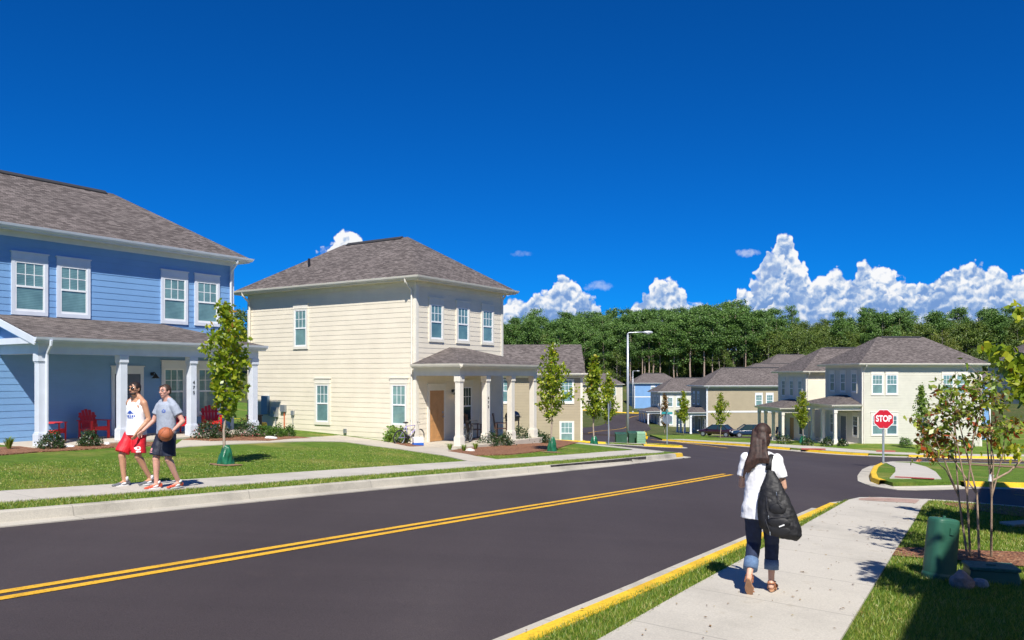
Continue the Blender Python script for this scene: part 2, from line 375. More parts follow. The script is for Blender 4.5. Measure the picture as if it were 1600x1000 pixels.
def m_concrete(name, base, joint=1.5, dirt=.12, rot=STREET):
    m, t, p, oc = m_new(name)
    a = ntex(t, .8, 7, .65, oc); r = ramp(t, [(.3, tuple(x*(1-dirt*1.6) for x in base)), (.5, base), (.72, tuple(min(1, x*(1+dirt*.6)) for x in base))])
    t.links.new(a.outputs['Fac'], r.inputs[0])
    g = ntex(t, 60, 4, .7, oc); r3 = ramp(t, [(.35, (.86, .86, .86)), (.65, (1.08, 1.08, 1.07))]); t.links.new(g.outputs['Fac'], r3.inputs[0])
    c = mixc(t, 1, r.outputs[0], r3.outputs[0], 'MULTIPLY')
    s = ntex(t, 3.2, 3, .6, oc); r4 = ramp(t, [(.66, (1, 1, 1)), (.74, (.8, .77, .72))]); t.links.new(s.outputs['Fac'], r4.inputs[0])
    c = mixc(t, .8, c, r4.outputs[0], 'MULTIPLY')
    if joint:
        mp = t.nodes.new('ShaderNodeMapping'); mp.inputs['Rotation'].default_value = (0, 0, -rot); t.links.new(oc, mp.inputs[0])
        sx = t.nodes.new('ShaderNodeSeparateXYZ'); t.links.new(mp.outputs[0], sx.inputs[0])
        d = t.nodes.new('ShaderNodeMath'); d.operation = 'DIVIDE'; d.inputs[1].default_value = joint; t.links.new(sx.outputs[0], d.inputs[0])
        f = t.nodes.new('ShaderNodeMath'); f.operation = 'FRACT'; t.links.new(d.outputs[0], f.inputs[0])
        q = t.nodes.new('ShaderNodeMath'); q.operation = 'LESS_THAN'; q.inputs[1].default_value = .016/joint; t.links.new(f.outputs[0], q.inputs[0])
        c = mixc(t, q.outputs[0], c, tuple(x*.62 for x in base))
    t.links.new(c, p.inputs['Base Color']); p.inputs['Roughness'].default_value = .85
    bump(t, p, g.outputs['Fac'], .25, .005); return m
def m_grass(name, a_, b_, dry, dryamt=.5):
    m, t, p, oc = m_new(name)
    n1 = ntex(t, 22, 6, .75, oc); r = ramp(t, [(.28, tuple(x*.45 for x in a_)), (.5, a_), (.7, b_)]); t.links.new(n1.outputs['Fac'], r.inputs[0])
    n2 = ntex(t, .42, 5, .6, oc); r2 = ramp(t, [(.5, (0, 0, 0)), (.72, (dryamt,)*3)]); t.links.new(n2.outputs['Fac'], r2.inputs[0])
    c = mixc(t, r2.outputs[0], r.outputs[0], dry)
    n3 = ntex(t, 3.5, 4, .6, oc); r3 = ramp(t, [(.35, (.75, .78, .75)), (.65, (1.2, 1.15, 1.1))]); t.links.new(n3.outputs['Fac'], r3.inputs[0])
    c = mixc(t, 1, c, r3.outputs[0], 'MULTIPLY')
    t.links.new(c, p.inputs['Base Color']); p.inputs['Roughness'].default_value = .9; p.inputs['Specular IOR Level'].default_value = .15
    bump(t, p, n1.outputs['Fac'], 1.0, .05); return m
def m_mulch():
    m, t, p, oc = m_new('mulch')
    v = t.nodes.new('ShaderNodeTexVoronoi'); v.inputs['Scale'].default_value = 28; t.links.new(oc, v.inputs['Vector'])
    r = ramp(t, [(0, (.06, .02, .01)), (.35, (.22, .085, .04)), (.7, (.36, .17, .085)), (1, (.50, .30, .17))])
    t.links.new(v.outputs['Color'], r.inputs[0]); t.links.new(r.outputs[0], p.inputs['Base Color']); p.inputs['Roughness'].default_value = .95
    bump(t, p, v.outputs['Distance'], 1, .04); return m
def m_paint(name, col):
    m, t, p, oc = m_new(name)
    g = ntex(t, 35, 5, .7, oc); r = ramp(t, [(.32, tuple(x*.5 for x in col)), (.47, col), (.7, tuple(min(1, x*1.1) for x in col))]); t.links.new(g.outputs['Fac'], r.inputs[0])
    n = ntex(t, 1.7, 5, .6, oc); r2 = ramp(t, [(.38, (.8, .78, .74)), (.5, (1, 1, 1))]); t.links.new(n.outputs['Fac'], r2.inputs[0])
    t.links.new(mixc(t, 1, r.outputs[0], r2.outputs[0], 'MULTIPLY'), p.inputs['Base Color']); p.inputs['Roughness'].default_value = .7; return m
ASPH = m_asphalt(); CONC = m_concrete('sidewalk_concrete', (.50, .465, .40)); CURB = m_concrete('kerb_concrete', (.48, .445, .37), 3.0, .22)
GRASS = m_grass('lawn', (.115, .205, .024), (.185, .28, .038), (.34, .29, .09), .8)
GRASSR = m_grass('lawn_green', (.10, .19, .022), (.18, .265, .034), (.24, .22, .06), .6)
FIELD = m_grass('field', (.075, .10, .03), (.12, .14, .045), (.20, .145, .08), .75)
MULCH = m_mulch(); YEL = m_paint('yellow_paint', (.80, .50, .02)); YLINE = m_paint('road_yellow', (.72, .40, .02)); REDP = m_paint('red_strip', (.42, .075, .055))
DIRT = mat('dirt', (.26, .15, .085), .95, noise=(6, .35), bump=(30, .6))

# ------------------------------------------------------------------ ground, roads, lawns
def ss(t): t = np.clip(t, 0, 1); return t*t*(3-2*t)
xs = np.concatenate([np.arange(-3000, -160, 200), np.arange(-160, -40, 6), np.arange(-40, 80, 2.), np.arange(80, 250, 6), np.arange(250, 3200, 200)])
ys = np.concatenate([np.arange(-2000, -90, 200), np.arange(-90, -10, 6), np.arange(-10, 110, 2.), np.arange(110, 320, 5), np.arange(320, 3500, 200)])
gx, gy = np.meshgrid(xs, ys); zz = T(gx, gy)-.36*(1-ss((gy-86)/16))*(1-ss((-gx-45)/20))
nx, ny = len(xs), len(ys); idx = np.arange(nx*ny).reshape(ny, nx)
F_ = np.stack([idx[:-1, :-1], idx[:-1, 1:], idx[1:, 1:], idx[1:, :-1]], -1).reshape(-1, 4)
tag(np_mesh('ground', np.c_[gx.ravel(), gy.ravel(), zz.ravel()], F_, FIELD, smooth=True), kind='structure')

RO = -.15
road = sheet('road', [(-40, -14), (75, -14), (75, 66), (44, 84), (-6, 88), (-40, 70)], RO, ASPH, 1.5)
# the four corner blocks of the junction: lawns with kerbs
Lk = [XY(*p) for p in curve([(-16, 11.45), (0, 11.45), (14, 11.45), (22, 11.45), (26, 11.5), (29, 11.7), (31.2, 12.3), (33, 13.6), (34.2, 15.6), (35.2, 18.4), (36, 22), (37, 30), (38, 46)], 4)]
lawnL = sheet('lawn', Lk+[XY(30, 60), XY(-16, 55)], 0, GRASS, 1.2, .3)
Rk = [XY(*p) for p in curve([(-16, 3.12), (5, 3.13), (9, 3.18), (14, 3.27), (17.6, 3.34), (18.6, 3.2), (19.3, 2.6), (19.9, 1.6), (20.3, 0), (21, -4), (22, -12)], 4)]
lawnR = sheet('lawn', Rk+[XY(20, -26), XY(-16, -26)], 0, GRASSR, 1.2, .3)
Ik = [(24.5, 25.3), (15.9, 24.2)] + [G(1500, 752), G(1440, 753.5), G(1395, 754), G(1384, 751), G(1371, 746.5), G(1368, 739), G(1372, 729), G(1382, 723.5), G(1400, 721.5), G(1450, 722), G(1520, 723.5), G(1600, 725)]
Ik = Ik[:2]+Ik[2:]+[(38, 41), (46, 36), (46, 28)]
lawnI = sheet('lawn', Ik, 0, GRASS, 1.2, .3)
Fk = curve([(14.5, 76.5), (16.2, 72.5), (18.7, 66.9), (20.3, 63), (21.4, 60.9), (22.3, 59), (24.5, 54.8), (27, 52.6), (30.5, 51.8), (34.5, 52.5), (42, 55), (60, 62)], 4)
lawnF = sheet('lawn', Fk+[(60, 104), (24, 104), (15.5, 90)], 0, GRASS, 1.8, .3)
Sk = curve([(-26, 43), (-6, 49.5), (2, 52.5), (6.3, 54.8), (9.5, 57.5), (12.0, 59.8), (12.9, 61.2), (12.6, 62.8), (10.8, 63.6), (8.6, 63.6), (6.6, 65.5), (6.2, 72), (6, 78)], 4)
lawnS = sheet('lawn', Sk+[(-26, 76)], 0, GRASS, 1.5, .3)

def part_line(line, a, b):        # portion of a polyline by length
    L = np.array(dens(line, .25, False)); return [tuple(p) for p in L[int(a*4):int(b*4)+1]]
def kerb(line, a, b, material, side, gutter=.42, h=0.012, wtop=.15):
    sub = part_line(line, a, b)
    sweep('kerb', sub, [(-.02, h-.1), (-.02, h), (wtop-.02, h), (wtop, h-.015), (wtop+.035, -.131)], material, side)
    if gutter: sweep('gutter', sub, [(wtop+.02, -.126), (wtop+.03+gutter, -.134), (wtop+.031+gutter, -.2)], CURB, side)
kerb(Lk, 0, 43, CURB, 1, .26, .012, .13); kerb(Lk, 43, 48.4, CURB, 1, .26); kerb(Lk, 48.4, 50.6, YEL, 1, .30); kerb(Lk, 50.6, 70, CURB, 1, .3)
kerb(Rk, 0, 34.8, YEL, -1, .30); kerb(Rk, 39.2, 60, CURB, -1, .30)
kI = Ik[:]
def lenpos(line, q):
    L = np.array(dens(line, .25, False)); return float(np.argmin(((L-np.array(q))**2).sum(1)))/4
e = lenpos(kI, G(1495, 752)); f = lenpos(kI, G(1384, 751)); g_ = lenpos(kI, G(1382, 723.5)); h_ = lenpos(kI, G(1600, 725))
kerb([(46, 28)]+kI, 0, e+21.6, YEL, -1, .34); kerb(kI, e, f, CURB, -1, .34, -.10); kerb(kI, f, g_, YEL, -1, .34); kerb(kI, g_, h_, CURB, -1, .3); kerb(kI, h_, h_+12, CURB, -1, .3)
q = [lenpos(Fk, p) for p in (G(1240, 700), G(1262, 702.5), G(1357, 709), G(1420, 712), G(1062, 684))]
kerb(Fk, q[4], q[0], YEL, 1, .35); kerb(Fk, q[0], q[1], CURB, 1, .35, -.1); kerb(Fk, q[1], q[2], YEL, 1, .35); kerb(Fk, q[2], q[3], CURB, 1, .35, -.1); kerb(Fk, q[3], q[3]+34, YEL, 1, .35)
q = [lenpos(Sk, p) for p in ((6.3, 54.8), (9.3, 57.3), (12.6, 62.8))]
kerb(Sk, 8, q[0], YEL, 1, .35); kerb(Sk, q[0], q[1], CURB, 1, .35, -.1); kerb(Sk, q[1], q[2], YEL, 1, .35); kerb(Sk, q[2], q[2]+16, YEL, 1, .35)

SWO = .022
def ribbon(line, hw0, hw1=None):
    L = np.array(line, float); d = np.gradient(L, axis=0); d /= np.linalg.norm(d, axis=1)[:, None]; n = np.c_[d[:, 1], -d[:, 0]]
    hw1 = hw0 if hw1 is None else hw1
    return [tuple(p) for p in L+n*hw0]+[tuple(p) for p in (L-n*hw1)[::-1]]
lp = [XY(*p) for p in curve([(-15, 12.8), (0, 12.8), (20, 12.8), (26, 12.75), (29, 12.9), (31, 13.6), (32.4, 15.2), (33.4, 18), (34.3, 22), (35.3, 30), (36.3, 45)], 4)]
sheet('sidewalk', ribbon(lp, .63), SWO, CONC, 1.0, .1)
rs = [XY(*p) for p in [(-15, .25), (0, .95), (6.5, 1.28), (10.7, 1.52), (15.5, 1.78), (18.2, 1.95), (19.72, 1.98), (19.45, 2.35), (19.1, 2.85), (18.55, 3.2), (17.8, 3.28), (14, 3.12), (11.3, 2.98), (7.5, 2.84), (5.4, 2.74), (-15, 2.3)]]
sheet('sidewalk', rs, SWO, CONC, 1.0, .1)
sheet('gutter', [XY(*p) for p in [(19.9, 1.3), (20.35, 1.2), (19.8, 2.9), (19.0, 3.55), (18.2, 3.75), (17.8, 3.4), (18.6, 3.25), (19.3, 2.7)]], -.125, CURB, 1, .1)
sheet('sidewalk', [G(1390, 748), G(1471, 749), G(1462, 738), G(1447, 730), G(1425, 724), G(1390, 722.5), G(1385, 724), G(1399, 731), G(1399, 738)], SWO, CONC, 1, .1)
sheet('red_strip', [G(1398, 745.6), G(1460, 748.6), G(1460, 750.2), G(1398, 747.2)], SWO+.006, REDP, 1)
fs = [(p[0]-0, p[1]+0) for p in Fk]
Lf = np.array(Fk); df = np.gradient(Lf, axis=0); df /= np.linalg.norm(df, axis=1)[:, None]; nf = np.c_[-df[:, 1], df[:, 0]]
sheet('sidewalk', [tuple(p) for p in (Lf+nf*.35)]+[tuple(p) for p in (Lf+nf*2.3)[::-1]], SWO, CONC, 1.2, .1)
for a, b in (((1252, 703.0), (1290, 703.6)), ((1369, 706.4), (1399, 706.8))):
    sheet('red_strip', [G(a[0], a[1]), G(b[0], b[1]), G(b[0], b[1]-2.2), G(a[0], a[1]-2.2)], SWO+.006, REDP, 1)
Ls = np.array(Sk)[:40]; ds = np.gradient(Ls, axis=0); ds /= np.linalg.norm(ds, axis=1)[:, None]; ns = np.c_[-ds[:, 1], ds[:, 0]]
i0, i1 = 3, int(len(Sk)*.40)
sheet('sidewalk', [tuple(p) for p in (Ls+ns*.2)[i0:19]]+[tuple(p) for p in (Ls+ns*2.0)[i0:19][::-1]], SWO, CONC, 1.2, .1)
sheet('red_strip', [(6.6, 56.2), (8.6, 57.7), (8.3, 58.2), (6.3, 56.8)], SWO+.006, REDP, 1)
sheet('warning_strip', [XY(*p) for p in [(18.45, 2.1), (19.35, 2.12), (19.1, 2.6), (18.75, 3.0), (18.2, 3.15), (17.9, 3.1)]], SWO+.006, m_paint('brick_red_strip', (.44, .30, .24)), .6)
# storm drain slot in the far kerb; its inner shade painted as a dark strip
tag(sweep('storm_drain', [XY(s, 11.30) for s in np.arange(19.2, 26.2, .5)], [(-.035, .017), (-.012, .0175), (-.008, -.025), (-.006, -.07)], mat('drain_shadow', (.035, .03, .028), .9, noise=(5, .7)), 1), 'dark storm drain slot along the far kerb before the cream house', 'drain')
# walks from the porches
wk = [(268, 701), (300, 698), (400, 693), (470, 690.5), (540, 691), (620, 702), (690, 712), (738, 723), (778, 719), (742, 713.5), (724, 709), (718, 703), (700, 697), (650, 695), (600, 690), (530, 681), (480, 684), (400, 689.5), (330, 690.5), (285, 688)]
sheet('path', [G(*p) for p in wk], SWO+.004, m_concrete('path_concrete', (.50, .45, .37), 0), 1.0, .1)
for k, P_ in enumerate([[(-60, 716), (0, 712), (60, 707), (120, 704), (175, 700), (245, 697), (252, 692.5), (200, 690), (120, 694), (60, 697), (0, 700), (-60, 704)],
                        [(285, 688.6), (345, 690), (420, 690), (487, 685.5), (455, 682), (400, 679), (330, 683), (300, 685)],
                        [(700, 706), (742, 712.5), (800, 711), (870, 702), (905, 692), (880, 689), (850, 689), (760, 694), (730, 700)],
                        [(613, 693), (640, 699), (662, 698), (640, 690)]]):
    sheet('mulch_bed', [G(*p) for p in P_], .03+.003*k, MULCH, .8, .1)
def disc(x, y, rx, ry, name, material, off=.02, n=22, seed=0):
    r = random.Random(seed+int(x*100)); ph = [r.uniform(0, 6) for _ in range(3)]
    pts = []
    for i in range(n):
        t = 2*math.pi*i/n; k = 1+.16*math.sin(2*t+ph[0])+.12*math.sin(3*t+ph[1])+.08*math.sin(5*t+ph[2])
        pts.append((x+rx*k*math.cos(t), y+ry*k*math.sin(t)))
    return sheet(name, pts, off, material, .5)
SH = G(1520, 872); disc(SH[0]+.35, SH[1]+.05, 1.35, .62, 'mulch_bed', MULCH)
disc(*G(1585, 800), .9, 1.2, 'mulch_bed', MULCH)
for p in ((352, 727), (862, 707)): disc(*G(*p), .36, .30, 'mulch_bed', DIRT)
disc(*G(1570, 729), 2.0, 1.0, 'bare_patch', DIRT)
# painted lines
def line(name, pts, w_, off, material): sheet(name, ribbon(pts, w_/2), off, material, .8, bstep=.8)
for dw in (-.11, .11): line('yellow_line', [XY(s, 7.6+dw) for s in np.arange(-14, 24.0, 1.2)], .115, RO+.006, YLINE)
line('yellow_line', curve([G(1017, 684.5), G(1060, 688.5), G(1100, 693), G(1137, 697.3)], 5), .22, RO+.006, YLINE)
line('yellow_line', curve([G(1470, 715.5), G(1530, 716.5), G(1600, 717.5), (42, 50)], 5), .22, RO+.006, YLINE)
line('yellow_line', curve([(13.5, 21.5), (16, 21.2), (22, 20.5)], 4), .12, RO+.006, YLINE)
# the street that climbs away behind
fr = curve([(8, 84), (12.5, 100), (17.5, 122), (22, 150), (30, 172)], 5)
sheet('road', ribbon(fr, 3.6), .05, ASPH, 2.5, .2)
line('yellow_line', [tuple(p) for p in fr], .13, .058, YLINE)
sheet('road', ribbon(curve([(-4, 100), (4, 96), (11, 99)], 4), 3.0), .045, ASPH, 2.5, .2)
sweep('kerb', curve([(4, 176), (14, 178), (24, 177), (33, 180)], 4), [(-.1, .02), (0, .2), (.35, .2), (.4, .02)], YEL, 1)
# parking court in front of the tan house
sheet('parking_lot', [(23, 88), (34, 86), (38, 96), (24, 99)], .03, ASPH, 2, .1)

# grass blades near the camera
def blades(name, poly, n0, hmin, hmax, material, keep=None):
    A = np.array(poly); lo = A.min(0); hi = A.max(0)
    n = int(n0*(hi-lo).prod()); P = rng.uniform(lo, hi, (n, 2)); P = P[pip(P, A)]
    dist = np.hypot(P[:, 0], P[:, 1]); P = P[rng.random(len(P)) < np.clip((6.5/dist)**1.6, 0, 1)]
    vis = (P[:, 1] > 4) & (np.abs(P[:, 0]) < P[:, 1]*.70+.5); P = P[vis]
    if keep is not None: P = P[keep(P)]
    n = len(P); z = T(P[:, 0], P[:, 1]); dist = np.hypot(P[:, 0], P[:, 1])
    a = rng.uniform(0, 2*np.pi, n); h = rng.uniform(hmin, hmax, n); wd = .0035*np.clip(dist/7, 1, 3); l = rng.normal(0, .45, (n, 2))*h[:, None]
    dx, dy = np.cos(a)*wd, np.sin(a)*wd
    v0 = np.c_[P[:, 0]-dx, P[:, 1]-dy, z-.005]; v1 = np.c_[P[:, 0]+dx, P[:, 1]+dy, z-.005]; v2 = np.c_[P[:, 0]+l[:, 0], P[:, 1]+l[:, 1], z+h]
    VV = np.stack([v0, v1, v2], 1).reshape(-1, 3)
    o = np_mesh(name, VV, np.arange(3*n).reshape(-1, 3), material, attr=rng.random(n)); return tag(o, kind='stuff'), n
def m_leaf(name, stops, rough=.55, tr=.35, tint=None):
    m, t, p, oc = m_new(name); t.nodes.remove(p)
    a = t.nodes.new('ShaderNodeAttribute'); a.attribute_name = 'tone'; r = ramp(t, stops); t.links.new(a.outputs['Fac'], r.inputs[0])
    d = t.nodes.new('ShaderNodeBsdfDiffuse'); tl = t.nodes.new('ShaderNodeBsdfTranslucent'); g = t.nodes.new('ShaderNodeBsdfGlossy'); g.inputs['Roughness'].default_value = rough
    g.inputs['Color'].default_value = (1, 1, 1, 1)
    mx = t.nodes.new('ShaderNodeMixShader'); mx.inputs[0].default_value = tr
    col = mixc(t, 1, r.outputs[0], (1.25, 1.3, .7), 'MULTIPLY')
    t.links.new(r.outputs[0], d.inputs[0]); t.links.new(col, tl.inputs[0]); t.links.new(d.outputs[0], mx.inputs[1]); t.links.new(tl.outputs[0], mx.inputs[2])
    m2 = t.nodes.new('ShaderNodeMixShader'); m2.inputs[0].default_value = .035; t.links.new(mx.outputs[0], m2.inputs[1]); t.links.new(g.outputs[0], m2.inputs[2])
    t.links.new(m2.outputs[0], t.nodes['Material Output'].inputs[0]); return m
BLADE = m_leaf('blade', [(0, (.09, .18, .016)), (.4, (.17, .275, .024)), (.75, (.30, .36, .045)), (1, (.50, .42, .16))], .5, .3)
rlawn = [XY(*p) for p in [(-2, 1.05), (6.5, 1.26), (10.7, 1.5), (15.5, 1.76), (18.2, 1.93), (19.8, 1.9), (20.1, 0), (20.8, -4), (2, -6)]]
inmul = lambda P: (((P[:, 0]-SH[0]-.35)/1.35)**2+((P[:, 1]-SH[1]-.05)/.62)**2 > .9)
o, n1 = blades('grass', rlawn, 5200, .02, .055, BLADE, inmul); tag(o, 'short green mown grass right of the sidewalk')
verge = [XY(*p) for p in [(2, 3.13), (5, 3.14), (9, 3.19), (14, 3.28), (17.8, 3.36), (17.8, 3.27), (14, 3.1), (11.3, 2.96), (7.5, 2.82), (5.4, 2.72), (2, 2.6)]]
o, n2 = blades('grass', verge, 6500, .02, .05, BLADE); tag(o, 'narrow grass verge between the yellow kerb and the sidewalk')
lv = [XY(*p) for p in [(-1, 11.47), (28, 11.5), (28, 12.25), (-1, 12.19)]]
o, n3 = blades('grass', lv, 5200, .02, .05, BLADE); tag(o, 'narrow grass verge on the far side of the road')
ll = [XY(*p) for p in [(-1, 13.4), (28, 13.4), (28, 19), (-1, 19)]]
o, n4 = blades('grass', ll, 2600, .015, .03, BLADE, lambda P: ~pip(P, [G(*p) for p in wk])); tag(o, 'sunlit lawn in front of the blue house')
# fallen leaves and clippings
r_ = np.random.default_rng(12); n = 420; ss_ = r_.uniform(5, 19, n); ww = np.where(r_.random(n) < .45, r_.uniform(1.3, 3.3, n), r_.uniform(-3.5, 1.4, n)); lx, ly = ss_*U[0]+ww*V[0], ss_*U[1]+ww*V[1]; lz = T(lx, ly)+.032
q4 = []
for i in range(n):
    a = r_.uniform(0, 6.28); s_ = r_.uniform(.008, .024); c_, d_ = math.cos(a)*s_, math.sin(a)*s_; q4 += [(lx[i]-c_, ly[i]-d_, lz[i]), (lx[i]+d_*.5, ly[i]-c_*.5, lz[i]+.006), (lx[i]+c_, ly[i]+d_, lz[i]+.002), (lx[i]-d_*.5, ly[i]+c_*.5, lz[i]+.004)]
tag(np_mesh('fallen_leaves', np.array(q4), np.arange(4*n).reshape(-1, 4), m_leaf('dead_leaf', [(0, (.10, .05, .02)), (.6, (.30, .17, .06)), (1, (.45, .34, .10))]), attr=r_.random(n)), 'scattered small brown leaves on the near sidewalk and lawn', None, None, 'stuff')
print('blades', n1, n2, n3, n4)
# ------------------------------------------------------------------ houses
def siding(name, col):
    m, t, p, oc = m_new(name)
    n = ntex(t, 1.1, 5, .6, oc); r = ramp(t, [(.3, tuple(x*.93 for x in col)), (.7, tuple(min(1, x*1.04) for x in col))]); t.links.new(n.outputs['Fac'], r.inputs[0])
    g = ntex(t, 14, 4, .7, oc, ((.12, .12, 3), 0)); r2 = ramp(t, [(.35, (.955, .955, .95)), (.65, (1.02, 1.02, 1.02))]); t.links.new(g.outputs['Fac'], r2.inputs[0])
    t.links.new(mixc(t, 1, r.outputs[0], r2.outputs[0], 'MULTIPLY'), p.inputs['Base Color']); p.inputs['Roughness'].default_value = .55
    bump(t, p, g.outputs['Fac'], .12, .01); return m
def shingles():
    m, t, p, oc = m_new('shingles'); uv = t.nodes.new('ShaderNodeTexCoord').outputs['UV']
    b = t.nodes.new('ShaderNodeTexBrick'); t.links.new(uv, b.inputs['Vector']); b.inputs['Scale'].default_value = 1
    b.inputs['Brick Width'].default_value = .21; b.inputs['Row Height'].default_value = .085; b.inputs['Mortar Size'].default_value = .006
    b.inputs['Color1'].default_value = (.086, .074, .070, 1); b.inputs['Color2'].default_value = (.20, .175, .165, 1); b.inputs['Mortar'].default_value = (.05, .042, .04, 1); b.inputs['Bias'].default_value = -.05
    n = ntex(t, 5.5, 4, .7, uv, ((.8, 2.2, 1), 0)); r = ramp(t, [(.3, (.74, .73, .73)), (.5, (1, .99, .98)), (.7, (1.3, 1.27, 1.26))]); t.links.new(n.outputs['Fac'], r.inputs[0])
    c = mixc(t, 1, b.outputs['Color'], r.outputs[0], 'MULTIPLY')
    n2 = ntex(t, .35, 4, .6, uv); r2 = ramp(t, [(.35, (.9, .9, .9)), (.65, (1.08, 1.07, 1.07))]); t.links.new(n2.outputs['Fac'], r2.inputs[0])
    t.links.new(mixc(t, 1, c, r2.outputs[0], 'MULTIPLY'), p.inputs['Base Color']); p.inputs['Roughness'].default_value = .92; p.inputs['Specular IOR Level'].default_value = .2
    bump(t, p, b.outputs['Fac'], -.5, .02); return m
def m_glass():
    m, t, p, oc = m_new('window_glass')
    mp = t.nodes.new('ShaderNodeSeparateXYZ'); t.links.new(oc, mp.inputs[0])
    k = t.nodes.new('ShaderNodeMath'); k.operation = 'MULTIPLY'; k.inputs[1].default_value = 1/.05; t.links.new(mp.outputs[2], k.inputs[0])
    f = t.nodes.new('ShaderNodeMath'); f.operation = 'FRACT'; t.links.new(k.outputs[0], f.inputs[0])
    r = ramp(t, [(0, (.075, .16, .17)), (.25, (.16, .29, .30)), (.8, (.19, .33, .34)), (1, (.09, .18, .19))]); t.links.new(f.outputs[0], r.inputs[0])
    n = ntex(t, 1.6, 3, .6, oc); r2 = ramp(t, [(.35, (.72, .74, .76)), (.65, (1.12, 1.12, 1.12))]); t.links.new(n.outputs['Fac'], r2.inputs[0])
    oi = t.nodes.new('ShaderNodeObjectInfo'); r5 = ramp(t, [(0, (.50, .55, .60)), (.25, (.85, .9, .9)), (.6, (1.05, 1.05, 1.0)), (1, (1.35, 1.25, 1.15))]); t.links.new(oi.outputs['Random'], r5.inputs[0])
    cc = mixc(t, 1, r.outputs[0], r2.outputs[0], 'MULTIPLY'); t.links.new(mixc(t, 1, cc, r5.outputs[0], 'MULTIPLY'), p.inputs['Base Color'])
    p.inputs['Roughness'].default_value = .35; p.inputs['Coat Weight'].default_value = 1; p.inputs['Coat Roughness'].default_value = .02; p.inputs['Coat IOR'].default_value = 1.6
    return m
SH_M = shingles(); GLASS = m_glass()
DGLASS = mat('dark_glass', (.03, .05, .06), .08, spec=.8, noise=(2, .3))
WHITE = mat('white_trim', (.78, .79, .79), .5, noise=(3, .05)); CREAMT = mat('cream_trim', (.76, .72, .62), .5, noise=(3, .05))
VINYL = mat('white_vinyl', (.84, .85, .85), .4, noise=(2, .03))
S_BLUE = siding('blue_siding', (.19, .365, .63)); S_CREAM = siding('cream_siding', (.80, .725, .58)); S_TAN = siding('tan_siding', (.40, .335, .225))
S_SAGE = siding('pale_sage_siding', (.63, .61, .505)); S_BEIGE = siding('beige_siding', (.62, .57, .44)); S_WHITE = siding('off_white_siding', (.66, .65, .53))
BTRIM = mat('bluish_trim', (.66, .70, .76), .5, noise=(3, .05))
DOORT = mat('tan_door', (.50, .26, .10), .45, noise=(5, .08)); DOORG = mat('grey_door', (.12, .14, .18), .4, noise=(5, .1))
BLACKM = mat('black_metal', (.015, .015, .017), .4, noise=(8, .2)); SLAB = m_concrete('slab_concrete', (.50, .45, .37), 0)
GREYM = mat('grey_metal', (.34, .37, .40), .4, .5, noise=(4, .1)); METERB = mat('blue_grey_cabinet', (.20, .30, .44), .4, .3, noise=(4, .08))
CEIL = mat('porch_ceiling', (.70, .66, .56), .6, noise=(3, .04))

def hiproof(m, x0, x1, y0, y1, z, pitch, th=.0, gx0=False, gx1=False):
    """hip roof on rectangle; returns ridge ends and height. uv in metres"""
    W_, D_ = x1-x0, y1-y0
    if W_ >= D_:
        h = D_/2*pitch; yc = (y0+y1)/2; a = (x0+(0 if gx0 else D_/2), yc, z+h); b = (x1-(0 if gx1 else D_/2), yc, z+h); k = math.hypot(D_/2, h)
    else:
        h = W_/2*pitch; xc = (x0+x1)/2; a = (xc, y0+W_/2, z+h); b = (xc, y1-W_/2, z+h); k = math.hypot(W_/2, h)
    p = [(x0, y0, z), (x1, y0, z), (x1, y1, z), (x0, y1, z)]
    def uvq(poly, ax, e):       # ax 0: eave along x ; e: sign coordinate of distance from eave
        return [((q[ax]), (q[2]-z)/h*k) for q in poly]
    if W_ >= D_:
        fs = [([p[0], p[1], b, a], 0), ([p[2], p[3], a, b], 0), ([p[1], p[2], b], 1), ([p[3], p[0], a], 1)]
    else:
        fs = [([p[1], p[2], b, a], 1), ([p[3], p[0], a, b], 1), ([p[0], p[1], a], 0), ([p[2], p[3], b], 0)]
    for poly, ax in fs: m.add(poly, [tuple(range(len(poly)))], [uvq(poly, ax, 0)])
    m.add(p, [(0, 3, 2, 1)], [[(0, 0)]*4])
    return a, b

